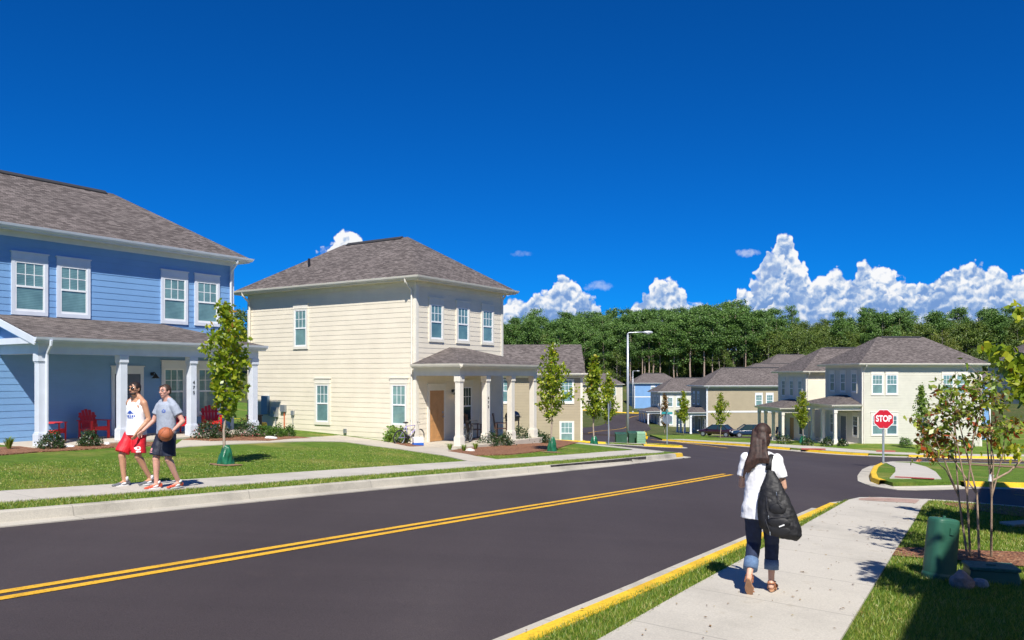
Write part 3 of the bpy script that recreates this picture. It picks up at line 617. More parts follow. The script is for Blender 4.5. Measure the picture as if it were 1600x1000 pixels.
class House:
    def __init__(s, name, label, O, ang, W, D, H, wallm, trim, cat='house', pitch=.66, group=None, gable=False, below=.6, lap=.2, ov=.42, lower=None):
        s.W, s.D, s.H, s.trim, s.wm = W, D, H, trim, wallm; s.t = thing(name, label, cat, O, ang, group)
        t = s.t; m = MB(); N = int((H+below)/lap)+1; d = .010
        for side in ('front', 'left', 'right', 'back'):
            f = s.wf(side); L = s.len(side)
            for i in range(N):
                z1 = H-i*lap; z0 = max(z1-lap, -below)
                if z1 <= -below: break
                P = [f(0, z0, d), f(L, z0, d), f(L, z1, 0), f(0, z1, 0)]; m.add(P, [(0, 1, 2, 3)])
                P = [f(0, z0, d), f(L, z0, d), f(L, z0, 0), f(0, z0, 0)]; m.add(P, [(0, 1, 2, 3)])
        m.build('wall', wallm, t, recalc=False)
        for (x, y) in ((0, 0), (W, 0), (0, D), (W, D)):
            c = MB(); sx = -1 if x == 0 else 1; sy = -1 if y == 0 else 1; e = .028; k = .13
            xa, xb = sorted((x+sx*e, x-sx*k)); ya, yb = sorted((y+sy*e, y+sy*(e-.024))); c.box(xa, xb, ya, yb, -below, H-.16)
            xa, xb = sorted((x+sx*e, x+sx*(e-.024))); ya, yb = sorted((y+sy*(e-.0245), y-sy*k)); c.box(xa, xb, ya, yb, -below, H-.16); c.build('corner_trim', trim, t)
        b = MB()
        if lower is None:
            for side in ('front', 'left', 'right', 'back'):
                f = s.wf(side); s.wbox(b, f, 0, s.len(side), H-.16, H-.002, -.005, .032)
            b.build('frieze', trim, t)
        r = MB()
        if gable: a_, b_ = hiproof(r, -ov*.5, W+ov*.5, -ov, D+ov, H+.17, pitch, gx0=True, gx1=True)
        else: a_, b_ = hiproof(r, -ov, W+ov, -ov, D+ov, H+.17, pitch)
        rf = r.build('roof', SH_M, t, recalc=True)
        if not gable:
            v = MB(); A = Vector(a_); B = Vector(b_); dd = (B-A).normalized(); n = Vector((-dd.y, dd.x, 0))
            if (B-A).length > 1:
                A2 = A+dd*.3; B2 = B-dd*.3
                for sgn in (-1, 1):
                    q = [A2+Vector((0, 0, .06)), B2+Vector((0, 0, .06)), B2+n*sgn*.16+Vector((0, 0, -.05)), A2+n*sgn*.16+Vector((0, 0, -.05))]
                    v.add(q+[x-Vector((0, 0, .03)) for x in q], [(0, 1, 2, 3), (4, 5, 6, 7), (3, 2, 6, 7), (0, 3, 7, 4), (1, 2, 6, 5)])
                v.build('ridge_vent', mat('ridge_black', (.03, .03, .033), .8, noise=(6, .2)), rf)
        q = MB(); e = .002
        q.box(-ov, W+ov, -ov, D+ov, H, H+.03); q.build('soffit', trim, t)
        g = MB(); x0, x1, y0, y1 = -ov, W+ov, -ov, D+ov
        for (xa, xb, ya, yb) in ((x0, x1, y0-.02, y0), (x0, x1, y1, y1+.02), (x0-.02, x0, y0-.02, y1+.02), (x1, x1+.02, y0-.02, y1+.02)): g.box(xa, xb, ya, yb, H-.02, H+.168)
        g.build('fascia', trim, t)
        g = MB(); k = .12
        for (p0, p1, o) in (((x0-.02, y0-.02), (x1+.02, y0-.02), (0, -1)), ((x1+.02, y1+.02), (x0-.02, y1+.02), (0, 1)), ((x0-.02, y1+.02), (x0-.02, y0-.02), (-1, 0)), ((x1+.02, y0-.02), (x1+.02, y1+.02), (1, 0))):
            p0 = Vector((*p0, 0)); p1 = Vector((*p1, 0)); o = Vector((*o, 0)); dd = (p1-p0).normalized()*k; prof = [(0.002, .05), (.06, .045), (.10, .10), (k, .165), (k-.02, .165), (.002, .07)]
            P = []
            for base, sg in ((p0, -1), (p1, 1)):
                for (u_, z_) in prof: P.append(base+o*u_+dd*sg*(u_/k)+Vector((0, 0, H+z_-.02)))
            n6 = len(prof); g.add(P, [(i, (i+1) % n6, n6+(i+1) % n6, n6+i) for i in range(n6)]+[tuple(range(n6)), tuple(range(n6, 2*n6))])
        g.build('gutter', trim, t)
    def len(s, side): return s.W if side in ('front', 'back') else s.D
    def wf(s, side):
        if side == 'front': return lambda a, z, o: Vector((a, -o, z))
        if side == 'back': return lambda a, z, o: Vector((a, s.D+o, z))
        if side == 'left': return lambda a, z, o: Vector((-o, a, z))
        return lambda a, z, o: Vector((s.W+o, a, z))
    def wbox(s, m, f, a0, a1, z0, z1, o0, o1):
        m.box(a0, a1, z0, z1, o0, o1, M=lambda q: f(q.x, q.y, q.z))
    def window(s, side, a, z0, w_=.92, h=1.62, head=True, glass=None, mun=True):
        """a: centre, z0: sill height of the glazed unit"""
        f = s.wf(side); t = s.t; tw = .10; a0, a1, z1 = a-w_/2, a+w_/2, z0+h
        m = MB()
        for b in ((a0-tw, a0, z0-.0, z1), (a1, a1+tw, z0-.0, z1), (a0-tw, a1+tw, z0-.12, z0), (a0-tw, a1+tw, z1, z1+.07)): s.wbox(m, f, b[0], b[1], b[2], b[3], 0, .05)
        if head:
            s.wbox(m, f, a0-tw, a1+tw, z1+.075, z1+.26, 0, .048); s.wbox(m, f, a0-tw-.03, a1+tw+.03, z1+.26, z1+.30, 0, .075); s.wbox(m, f, a0-tw-.015, a1+tw+.015, z1+.062, z1+.085, 0, .062)
        wn = m.build('window', s.trim, t)
        m = MB(); e = .045; zm = z0+h*.5
        for b in ((a0, a0+e, z0, z1, .042), (a1-e, a1, z0, z1, .042), (a0+e, a1-e, z1-e, z1, .042), (a0+e, a1-e, z0, z0+e+.02, .036), (a0+e, a1-e, zm-.03, zm+.03, .046)): s.wbox(m, f, b[0], b[1], b[2], b[3], 0, b[4])
        m.build('sash', VINYL, wn)
        if mun:
            m = MB()
            for k in (1, 2): c = a0+e+(w_-2*e)*k/3; s.wbox(m, f, c-.011, c+.011, zm+.03, z1-e, .02, .031)
            c = (zm+z1-.01)/2; s.wbox(m, f, a0+e, a1-e, c-.011, c+.011, .02, .0305)
            m.build('muntins', VINYL, wn)
        m = MB(); s.wbox(m, f, a0+e, a1-e, z0+e, zm-.03, .019, .0235); s.wbox(m, f, a0+e, a1-e, zm+.03, z1-e, .019, .0245); m.build('pane', glass or GLASS, wn)
        return wn
    def door(s, side, a, dm, w_=.92, h=2.05, z0=0.0):
        f = s.wf(side); m = MB(); tw = .11
        for b in ((a-w_/2-tw, a-w_/2, z0, z0+h), (a+w_/2, a+w_/2+tw, z0, z0+h), (a-w_/2-tw, a+w_/2+tw, z0+h, z0+h+.24)): s.wbox(m, f, *b, 0, .05)
        s.wbox(m, f, a-w_/2-tw-.03, a+w_/2+tw+.03, z0+h+.24, z0+h+.28, 0, .075)
        fr = m.build('door_frame', s.trim, s.t)
        m = MB(); s.wbox(m, f, a-w_/2, a+w_/2, z0+.02, z0+h, 0, .028)
        for (pa, pb, qa, qb) in ((.12, .44, .18, .7), (.52, .84, .18, .7), (.12, .44, .85, 1.45), (.52, .84, .85, 1.45), (.12, .84, 1.58, 1.9)):
            s.wbox(m, f, a-w_/2+pa*w_/.96, a-w_/2+pb*w_/.96, z0+qa, z0+qb, .028, .036)
        d = m.build('door', dm, s.t)
        m = MB(); c = f(a+w_/2-.08, z0+.98, .07); c0 = f(a+w_/2-.08, z0+.98, .028); m.tube([c0, c], .018, 8); m.ell(c, (.035,)*3, nu=8, nv=6)
        m.build('handle', GREYM, d, smooth=False); m = MB(); s.wbox(m, f, a+w_/2-.11, a+w_/2-.05, z0+1.12, z0+1.2, .028, .045); m.build('lock', GREYM, d)
    def sconce(s, side, a, z, lit=False):
        f = s.wf(side); m = MB(); m.tube([f(a, z, 0), f(a, z, .05)], .06, 12)
        m.tube([f(a, z, .05), f(a, z+.06, .12), f(a, z+.03, .2), f(a, z-.02, .22)], .018, 6)
        m.tube([f(a, z+.0, .22), f(a, z-.05, .22), f(a, z-.13, .22), f(a, z-.15, .22)], [.03, .06, .12, .13], 14, cap=False)
        w_ = m.build('wall_lamp', BLACKM, s.t, smooth=False)
        m = MB(); m.ell(f(a, z-.11, .22), (.04, .04, .05), nu=8, nv=6)
        m.build('bulb', mat('lit_bulb', (1, .8, .5), .4, emit=((1, .62, .25), 6)) if lit else mat('clear_bulb', (.7, .7, .65), .3), w_)
    def downspout(s, x, y, ox, oy, z1=None, z0=-.1):
        """ox,oy outward unit of the wall the pipe runs on"""
        z1 = z1 or s.H; o = Vector((ox, oy, 0)); p = Vector((x, y, 0)); m = MB()
        m.tube([p+o*.48+Vector((0, 0, z1+.06)), p+o*.46+Vector((0, 0, z1-.08)), p+o*.14+Vector((0, 0, z1-.34)), p+o*.08+Vector((0, 0, z1-.46)), p+o*.08+Vector((0, 0, z0+.12)), p+o*.22+Vector((0, 0, z0))], .048, 6, sq=(1, .8))
        m.build('downspout', s.trim, s.t)
    def porch(s, x0, x1, dep, cols, hg=3.08, left='hip', right='hip', trim=None, rise=.30, wallover=.3, sides=True, floor=None, number=None):
        t = s.t; tr = trim or s.trim; o = .30; X0 = x0-o; X1 = x1+o; Y0 = -dep-o; zr = hg; h = rise*(dep+o); k = math.hypot(dep+o, h); r = MB()
        xl = X0+(dep+o if left == 'hip' else 0); xr = X1-(dep+o if right == 'hip' else 0)
        P = [(X0, Y0, zr), (X1, Y0, zr), (xr, 0, zr+h), (xl, 0, zr+h)]
        r.add(P, [(0, 1, 2, 3)], [[(X0, 0), (X1, 0), (xr, k), (xl, k)]])
        if left == 'hip': r.add([(X0, 0, zr), (X0, Y0, zr), (xl, 0, zr+h)], [(0, 1, 2)], [[(0, 0), (-Y0, 0), (0, k)]])
        if right == 'hip': r.add([(X1, Y0, zr), (X1, 0, zr), (xr, 0, zr+h)], [(0, 1, 2)], [[(0, 0), (-Y0, 0), (-Y0, k)]])
        r.build('porch_roof', SH_M, t, recalc=False)
        m = MB(); m.box(X0, X1, Y0, -.02, zr-.16, zr-.13)
        m.build('porch_ceiling', CEIL if tr is not BTRIM else BTRIM, t)
        m = MB(); m.box(X0, X1, Y0-.02, Y0, zr-.18, zr-.005); m.box(X0-.02, X0, Y0-.02, -.02, zr-.18, zr-.005); m.box(X1, X1+.02, Y0-.02, -.02, zr-.18, zr-.005); m.build('fascia', tr, t)
        m = MB(); g = .11
        def gut(p0, p1, o_):
            p0 = Vector(p0); p1 = Vector(p1); ov_ = Vector(o_)
            prof = [(0.002, -.12), (.06, -.125), (.09, -.07), (g, -.002), (g-.02, -.002), (.002, -.1)]
            Pp = [b+ov_*u_+Vector((0, 0, zr+z_)) for b in (p0, p1) for (u_, z_) in prof]; m.add(Pp, [(i, (i+1) % 6, 6+(i+1) % 6, 6+i) for i in range(6)]+[tuple(range(6)), tuple(range(6, 12))])
        gut((X0-.02, Y0-.02, 0), (X1+.02, Y0-.02, 0), (0, -1, 0))
        if left == 'hip': gut((X0-.02, Y0-.02, 0), (X0-.02, -.02, 0), (-1, 0, 0))
        if right == 'hip': gut((X1+.02, Y0-.02, 0), (X1+.02, -.02, 0), (1, 0, 0))
        m.build('gutter', tr, t)
        m = MB(); b = .13; zb = zr-.16; m.box(x0-b, x1+b, -dep-b, -dep+b, zb-.30, zb)
        m.box(x0-b, x0+b, -dep+b, -.03, zb-.30, zb); m.box(x1-b, x1+b, -dep+b, -.03, zb-.30, zb); m.build('porch_beam', tr, t)
        if left == 'gable':
            m = MB(); y = X0+.02; m.add([(x0-.1, -dep-.13, zb), (x0-.1, -.02, zb), (x0-.1, -.02, zb+h-.02), (x0-.1, -dep-.13, zb+.12)], [(0, 1, 2, 3)]); m.build('gable_panel', s.wm, t, recalc=False)
            m = MB(); a = Vector((X0, Y0, zr-.02)); c = Vector((X0, 0, zr+h-.02)); m.add([a, c, c-Vector((0, 0, .2)), a-Vector((0, 0, .2)), a+Vector((-.04, 0, 0)), c+Vector((-.04, 0, 0)), c+Vector((-.04, 0, -.2)), a+Vector((-.04, 0, -.2))], [(0, 1, 2, 3), (4, 5, 6, 7), (0, 1, 5, 4), (3, 2, 6, 7), (0, 3, 7, 4), (1, 2, 6, 5)])
            m.build('rake_board', tr, t)
        zc = zb-.30
        for i, cx in enumerate(cols):
            m = MB(); y = -dep; a = .115
            m.box(cx-a, cx+a, y-a, y+a, .34, zc-.26); m.box(cx-a-.035, cx+a+.035, y-a-.035, y+a+.035, 0.002, .34); m.box(cx-a-.02, cx+a+.02, y-a-.02, y+a+.02, .34, .38)
            m.box(cx-a-.03, cx+a+.03, y-a-.03, y+a+.03, zc-.22, zc-.001); m.box(cx-a-.012, cx+a+.012, y-a-.012, y+a+.012, zc-.26, zc-.22)
            m.build('column', tr, t, bevel=.008)
        m = MB(); m.box(x0-.32, x1+.32, -dep-.32, -.02, -.5, 0); m.build('porch_floor', floor or SLAB, t, bevel=.015)
        if number:
            txt, nx_, nz, sz = number
            for i, ch in enumerate(txt):
                cu = bpy.data.curves.new('number', 'FONT'); cu.body = ch; cu.size = sz; cu.extrude = .006; cu.align_x = 'CENTER'
                ob = bpy.data.objects.new('number', cu); C.objects.link(ob); dg = bpy.context.evaluated_depsgraph_get(); me = bpy.data.meshes.new_from_object(ob.evaluated_get(dg)); bpy.data.objects.remove(ob)
                me.materials.clear(); me.materials.append(BLACKM); ob = bpy.data.objects.new('house_number', me); link(ob, t); ob.location = (nx_, -dep-.124, nz-i*.17); ob.rotation_euler = (R_(90), 0, 0)

AU = STREET
# cream house
cz = -2.62
cream = House('house', 'two-storey cream house with brown-tan door and porch on its right, beside the blue house', (-3.74, 31.2, cz), AU, 6.03, 9.98, 6.35, S_CREAM, CREAMT)
for a in (1.23, 3.01, 4.82): cream.window('front', a, 4.12, .74, 1.38)
cream.window('left', 6.49, 3.92, .72, 1.58); cream.window('left', 5.15, .68, .72, 1.58); cream.window('left', .86, .70, .72, 1.58)
cream.door('front', 1.25, DOORT); cream.sconce('front', 2.3, 2.02, True)
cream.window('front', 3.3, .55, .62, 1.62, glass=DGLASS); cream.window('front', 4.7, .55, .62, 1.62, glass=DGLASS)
cream.downspout(0, .16, -1, 0); cream.downspout(0, 9.8, -1, 0); cream.downspout(6.0, 0.15, 1, 0)
cream.porch(.02, 5.28, 2.09, (.02, 1.76, 3.55, 5.28), 3.1, number=('475', 1.76, 1.72, .15))
m = MB(); f = cream.wf('left')
cream.wbox(m, f, 8.5, 8.92, .92, 1.75, .02, .16); m.build('breaker_cabinet', METERB, cream.t, bevel=.01)
m = MB(); cream.wbox(m, f, 7.92, 8.30, .82, 1.24, .02, .14); m.tube([f(8.1, 1.05, .14), f(8.1, 1.05, .22)], .09, 14); m.tube([f(8.05, .82, .07), f(8.05, -.1, .07)], .02, 6); cream.wbox(m, f, 8.30, 8.5, .85, .92, .03, .09)
m.build('electric_meter', GREYM, cream.t)
m = MB(); cream.wbox(m, f, 7.40, 7.70, 1.06, 1.36, .02, .13); m.build('junction_box', GREYM, cream.t); m = MB(); m.tube([f(7.5, 1.06, .06), f(7.5, -.1, .06)], .025, 6); m.build('conduit', mat('orange_conduit', (.65, .16, .06), .5, noise=(4, .1)), cream.t)
m = MB(); cream.wbox(m, f, 6.88, 7.04, .92, 1.12, .02, .1); m.tube([f(6.96, .92, .05), f(6.93, -.1, .05)], .014, 6); m.build('phone_box', GREYM, cream.t)
m = MB(); cream.wbox(m, f, 3.72, 3.86, .26, .44, .02, .09); m.build('vent_cap', GREYM, cream.t)
m = MB(); m.tube([(1.2, 7.3, 7.0), (1.2, 7.3, 7.95)], .055, 8); m.box(1.1, 1.3, 7.2, 7.4, 7.2, 7.35); m.build('vent_pipe', BLACKM, cream.t)

# blue house
BX = 2.3
blue = House('house', 'large blue two-storey house with white columns on a long front porch', (-15.15-U[0]*BX, 23.79-U[1]*BX, -1.97), AU, 8.15+BX, 6.0, 6.33, S_BLUE, BTRIM)
for a in (.76, 2.09, 5.66, 7.0): blue.window('front', BX+a, 3.95, .86, 1.5)
blue.window('front', BX+5.64, .62, .78, 1.62); blue.window('front', BX+7.05, .62, .86, 1.62)
blue.door('front', BX+3.9, DOORG); blue.sconce('front', BX+4.8, 2.05)
blue.porch(BX+.02, BX+7.35, 2.17, tuple(BX+x for x in (.02, 2.42, 4.85, 7.35)), 3.07, left='gable', number=('475', BX+4.85, 1.72, .15))
blue.downspout(BX+8.0, 0, 0, -1, z0=3.2)
m = MB(); x, y = BX+.1, -2.17; m.tube([(x-.0, y-.42, 2.98), (x, y-.40, 2.84), (x, y-.2, 2.62), (x, y-.18, 2.5), (x, y-.18, .1), (x, y-.3, .02)], .045, 6); m.build('downspout', BTRIM, blue.t)

# houses of the far side; front turned away to the left, long side towards us
def far_house(label, X, Y, z, wallm, trim=CREAMT, ang=5, W=6.0, D=10., H=6.35, side_w=((1.3, 3.95), (2.7, 3.95)), side_low=(), porch=True, front_w=(1.2, 3.0, 4.8), doorm=DOORG, band=False, name='house', **kw):
    a = R_(ang); xl = Vector((math.sin(a), -math.cos(a))); o = (X-xl.x*W, Y-xl.y*W, z)
    h = House(name, label, o, a-math.pi/2, W, D, H, wallm, trim, below=1.2, **kw)
    for p in front_w: h.window('front', p, 4.1, .74, 1.45)
    for (p, q) in side_w: h.window('right', p, q, .86, 1.5)
    for (p, q) in side_low: h.window('right', p, q, .86, 1.5)
    if band: m = MB(); h.wbox(m, h.wf('right'), .1, D-.1, 3.05, 3.28, .0, .035); h.wbox(m, h.wf('front'), .1, W-.1, 3.05, 3.28, .0, .035); m.build('band_board', trim, h.t)
    if porch:
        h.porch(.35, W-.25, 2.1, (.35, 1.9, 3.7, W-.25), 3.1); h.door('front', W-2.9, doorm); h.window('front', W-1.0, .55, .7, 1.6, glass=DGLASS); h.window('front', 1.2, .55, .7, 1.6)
        h.downspout(W, .12, 1, 0)
    return h
rh = far_house('two-storey pale sage-green house behind the red stop sign', 27.7, 63.3, -5.34, S_SAGE, side_w=((1.25, 3.95), (2.45, 3.95), (7.15, 3.95), (8.3, 3.95)), side_low=((1.25, .72), (2.45, .72)), H=6.2)
c2 = far_house('cream house with a covered porch left of the pale green house', 26.9, 73.2, -5.98, S_CREAM, side_w=(), W=6.0, H=6.3, doorm=DOORT)
t2 = far_house('wide tan house with a white band board behind the parked cars', 26.0, 106.9, -7.9, S_TAN, side_w=((7.2, 3.9), (8.7, 3.9)), W=6.6, D=15, H=6.5, band=True, front_w=(1.3, 3.2), trim=WHITE)
wh = far_house('off-white house with a small porch beyond the back of the far stop sign', 25.6, 138, -9.1, S_WHITE, side_w=((1.7, 3.9), (3.3, 3.9)), side_low=((1.7, .8), (3.3, .8)), W=6.4, D=13, H=6.3, trim=WHITE)
bf = far_house('distant bright blue house behind the off-white house roof', 30.0, 196, -8.2, S_BLUE, side_w=((4.6, 4.1), (6.2, 4.1)), W=6.5, D=11.5, H=6.4, porch=False, front_w=(3,), trim=WHITE, band=True)
bg_ = far_house('distant beige house left of the street lamp', 14.2, 178, -8.1, S_BEIGE, side_w=((8.6, 3.9),), W=7, D=10.5, H=6.2, porch=False, front_w=())
bh = far_house('brown-roofed house on the rise behind the wide tan house', 54, 185, -3.3, S_TAN, side_w=((2, 3),), W=8, D=22, H=4.0, porch=False, front_w=(), pitch=.5)
tl = far_house('small teal-gabled house peeking over the roof left of the cream far house', 66, 205, -2.2, siding('teal_siding', (.20, .30, .28)), side_w=((1.2, 2.6),), W=7, D=14, H=5.2, porch=False, front_w=(), trim=WHITE)
rb = far_house('blue house almost hidden behind the pale green house, right end', 44.2, 76, -5.6, S_BLUE, side_w=(), W=6, D=1.3, H=5.2, porch=False, front_w=(), trim=WHITE)
rt = far_house('far beige house seen through the branches at the right edge', 84, 132, -3.6, S_BEIGE, side_w=((1.8, 3.7), (4.6, 3.7), (7.5, 3.7)), side_low=((1.8, .7), (4.6, .7)), W=8, D=16, H=6.2, porch=False, front_w=(), trim=WHITE)
# tan house on the left behind the cream porch
tn = House('house', 'tan house with grey gable roof directly behind the cream house porch', (-8.2, 57, -5.9), 0, 13.2, 6.2, 5.95, S_TAN, CREAMT, gable=True, pitch=.62, below=.8, ov=.4)
for a, z in ((12.1, 4.05), (12.1, 1.05), (7.75, 4.05), (4.5, 4.05)): tn.window('front', a, z, .86, 1.6, head=False)
# neighbours beside and behind the camera (they throw the shade on the right lawn)
def neighbour(label, P, L, Dp, z, wallm):
    o = P
    h = House('house', label, (o[0], o[1], z), AU+math.pi, L, Dp, 6.3, wallm, CREAMT, below=1.2)
    for p in (1.5, 4.5, 7.4): h.window('front', p, 3.95); h.window('front', p, .8)
    return h
n1_ = neighbour('sage house on the near side of the street, right of the camera', XY(5.7, -2.98), 9.5, 9, -1.95, S_SAGE)
n2_ = neighbour('cream house on the near side of the street, beside the side street', XY(22.5, -2.8), 11.06, 9, -2.55, S_CREAM)
# ------------------------------------------------------------------ trees and shrubs
BARK = mat('sapling_bark', (.36, .28, .22), .8, noise=(9, .25), bump=(40, .4)); PBARK = mat('pine_bark', (.40, .30, .235), .9, noise=(2, .35))
GBARK = mat('grey_bark', (.25, .22, .18), .9, noise=(2, .3)); LBARK = mat('pale_bark', (.33, .235, .165), .75, noise=(12, .25), bump=(50, .4))
L_MAP = m_leaf('maple_leaf', [(0, (.07, .14, .012)), (.35, (.16, .25, .014)), (.7, (.32, .39, .022)), (.92, (.52, .50, .035)), (1, (.42, .19, .03))], .4, .45)
L_GRN = m_leaf('green_leaf', [(0, (.08, .16, .03)), (.5, (.17, .28, .045)), (.9, (.30, .40, .07)), (1, (.42, .42, .12))], .4, .35)
L_RED = m_leaf('autumn_leaf', [(0, (.07, .13, .016)), (.35, (.17, .27, .026)), (.58, (.36, .40, .05)), (.70, (.14, .04, .02)), (.86, (.55, .11, .03)), (1, (.75, .28, .06))], .4, .3)
L_RST = m_leaf('russet_leaf', [(0, (.05, .03, .012)), (.5, (.16, .08, .02)), (1, (.30, .18, .04))], .5, .3)
L_PINE = m_leaf('pine_needles', [(0, (.036, .085, .015)), (.5, (.09, .185, .03)), (1, (.18, .31, .055))], .6, .2)
L_DEC = m_leaf('oak_leaves', [(0, (.042, .078, .012)), (.5, (.105, .17, .022)), (.9, (.21, .26, .035)), (1, (.31, .25, .05))], .6, .2)
L_YEL = m_leaf('yellowing_leaves', [(0, (.06, .09, .012)), (.5, (.15, .19, .02)), (1, (.30, .29, .04))], .6, .25)
L_BOX = m_leaf('boxwood_leaf', [(0, (.03, .08, .012)), (.5, (.07, .16, .02)), (1, (.15, .26, .04))], .35, .25)
L_DRK = m_leaf('dark_shrub_leaf', [(0, (.012, .035, .01)), (.5, (.03, .07, .018)), (.85, (.06, .11, .03)), (1, (.22, .10, .07))], .35, .2)
L_ROSE = m_leaf('rose_petals', [(0, (.35, .03, .05)), (1, (.55, .12, .12))], .5, .3)

def leaves(pos, size, r, flat=.0, elong=1.5):
    """kite-shaped two-triangle leaves at pos (n,3)"""
    n = len(pos); size = np.asarray(size)*np.ones(n)
    a = r.normal(size=(n, 3)); a[:, 2] -= .5; a /= np.linalg.norm(a, axis=1)[:, None]
    b = r.normal(size=(n, 3)); b -= (b*a).sum(1)[:, None]*a; b /= np.linalg.norm(b, axis=1)[:, None]; c = np.cross(a, b)
    s = size[:, None]; p0 = pos; p1 = pos+a*s*.5*elong+b*s*.5; p2 = pos+a*s*elong+c*s*.15; p3 = pos+a*s*.5*elong-b*s*.5+c*s*.12
    return np.stack([p0, p1, p2, p3], 1).reshape(-1, 3), np.arange(4*n).reshape(-1, 4)
def sapling(h, cb, rw, nl, leafsz, seed, lean=0):
    """returns branch MB, leaf positions for an upright young tree"""
    r = np.random.default_rng(seed); m = MB(); k = 9
    tr = [(lean*(i/k)**1.5*.3+.03*math.sin(i*1.3+seed), .03*math.cos(i*1.7+seed), h*.97*i/k) for i in range(k+1)]; tr[0] = (0, 0, -.05)
    m.tube(tr, [max(.008, .036*(h/3.7)*(1-i/k*.85)) for i in range(k+1)], 8); P = []; nb = int(34*h/3.7)
    for i in range(nb):
        t = (i+.5)/nb; z = cb+(h-cb)*t**.93; q = (z-cb)/(h-cb)
        prof = (math.sin(min(1, (q+.14)*.96)*math.pi)**.7)*(1-.45*q) if q < .93 else .22
        L = rw*prof*r.uniform(.50, 1.28); az = i*2.39996+r.uniform(-.4, .4); el = R_(r.uniform(28, 62)+14*q)
        z0 = z-L*math.sin(el)*.35; j = min(k-1, max(0, int(z0/(h*.97)*k))); f_ = z0/(h*.97)*k-j; b = np.array(tr[j])*(1-f_)+np.array(tr[j+1])*f_
        d = np.array([math.cos(az)*math.cos(el), math.sin(az)*math.cos(el), math.sin(el)]); pts = [b+d*L*u_+np.array([0, 0, .12*L*u_*u_]) for u_ in (0, .33, .66, 1)]
        m.tube([tuple(x) for x in pts], [.011, .008, .005, .002], 5, cap=False)
        nt_ = max(3, int(L/.075))
        for u_ in np.linspace(.22, 1.05, nt_):
            c = b+d*L*u_+np.array([0, 0, .12*L*u_*u_])+r.normal(size=3)*.045
            if r.random() < .20: continue
            P.append(c+r.normal(size=(int(nl*r.uniform(.6, 1.4)), 3))*.058*np.array([1, 1, .9]))
    P.append(np.array([0, 0, h*.93])+r.normal(size=(30, 3))*np.array([.07, .07, .16]))
    return m, np.concatenate(P), r
def make_tree(name, label, cat, h, cb, rw, nl, lsz, seed, lm, bark=BARK, group=None, tonefn=None):
    t = thing(name, label, cat, group=group); m, P, r = sapling(h, cb, rw, nl, lsz, seed)
    m.build('trunk', bark, t, smooth=True)
    VV, FF = leaves(P, r.uniform(lsz*.7, lsz*1.25, len(P)), r)
    tone = np.clip(r.beta(2, 2.2, len(P))*.9+(.15 if tonefn is None else tonefn(P)), 0, 1)
    np_mesh('crown', VV, FF, lm, t, attr=tone); return t
def place(t, p, rz=0, s=1, dz=0):
    t.location = (p[0], p[1], gz(p[0], p[1], dz)); t.rotation_euler = (0, 0, rz); t.scale = (s,)*3; return t
def bag(t, h=.62, r=.24, leanx=.0):
    """slumped green watering bag zipped round the trunk"""
    m = MB(); n = 28; rows = 12; b = len(m.v)
    for i in range(rows+1):
        q = i/rows
        for j in range(n):
            a = 2*math.pi*j/n; rr = r*(1-.62*q**1.6)*(1+.13*math.sin(4*a+4*q)+.08*math.sin(9*a-6*q)+.05*math.sin(17*a+9*q))*(1-.10*math.sin(q*5)*math.cos(2*a+1))
            m.v.append((rr*math.cos(a)+leanx*q, rr*math.sin(a)*.9, h*q+.02*math.sin(3*a)*q))
    for i in range(rows):
        for j in range(n): m.f.append((i*n+j, i*n+(j+1) % n, (i+1)*n+(j+1) % n, (i+1)*n+j))
    m.f.append(tuple(rows*n+j for j in range(n)))
    return m.build('watering_bag', mat('green_plastic', (.015, .125, .06), .32, noise=(7, .4), bump=(7, 1.0)), None, smooth=True)
GT = 'young street trees along the sidewalks'
def put_bag(x, y, h, r, label):
    o = bag(None, h, r, .03); o.location = (x, y, gz(x, y, -.02)); tag(o, label, 'watering bag', 'green watering bags round young trees'); return o
t1 = place(make_tree('young_maple', 'young maple with yellow-green leaves on the lawn before the blue house', 'tree', 3.75, 1.10, 1.02, 14, .082, 3, L_MAP, group=GT), G(352, 726), 1)
put_bag(t1.location.x, t1.location.y, .46, .185, 'green watering bag at the foot of the maple before the blue house')
t2 = place(make_tree('young_maple', 'young maple at the corner of the cream house porch, green bag at its foot', 'tree', 3.8, 1.15, .95, 12, .084, 11, L_MAP, group=GT), G(862, 706), 2)
put_bag(t2.location.x, t2.location.y, .55, .17, 'green watering bag at the foot of the maple by the cream porch')
t3 = place(make_tree('young_maple', 'young maple at the crest of the corner lawn, nearest the two back-turned signs', 'tree', 4.2, 1.3, 1.0, 12, .10, 21, L_MAP, group=GT), (3.95, 38.6), 0)
put_bag(3.95, 38.6, .40, .19, 'dark green watering bag at the crest of the corner lawn')
t4 = copy_tree(t3); t4['label'] = 'young maple just right of and behind the corner lawn maple'; place(t4, (6.6, 54.5), 2.2, 1.12)
t5 = copy_tree(t2); t5['label'] = 'slim young tree in front of the wide tan house, between the cars'; place(t5, (21.9, 84), 1.2, 1.28); t5.location.z = -6.7
t6 = copy_tree(t3); t6['label'] = 'young tree before the off-white house, right of the far stop sign'; place(t6, (20.8, 97), 4, 1.25)
t7 = copy_tree(t1); t7['label'] = 'yellow-green young maple in front of the far cream house porch'; place(t7, (24.0, 66.0), 2.5, 1.12)
put_bag(24.0, 66.0, .6, .3, 'green watering bag at the maple before the far cream house')
t8 = place(make_tree('young_tree', 'slim green young tree against the wall of the pale green house', 'tree', 4.6, 1.4, .85, 12, .10, 31, L_GRN, group=GT), (29.6, 57.8), 0)
t9 = place(make_tree('young_tree', 'small russet-leaved young tree right of the street lamp', 'tree', 3.4, .7, .6, 8, .10, 41, L_RST, group=GT), (17.2, 90), 0, 1.35)
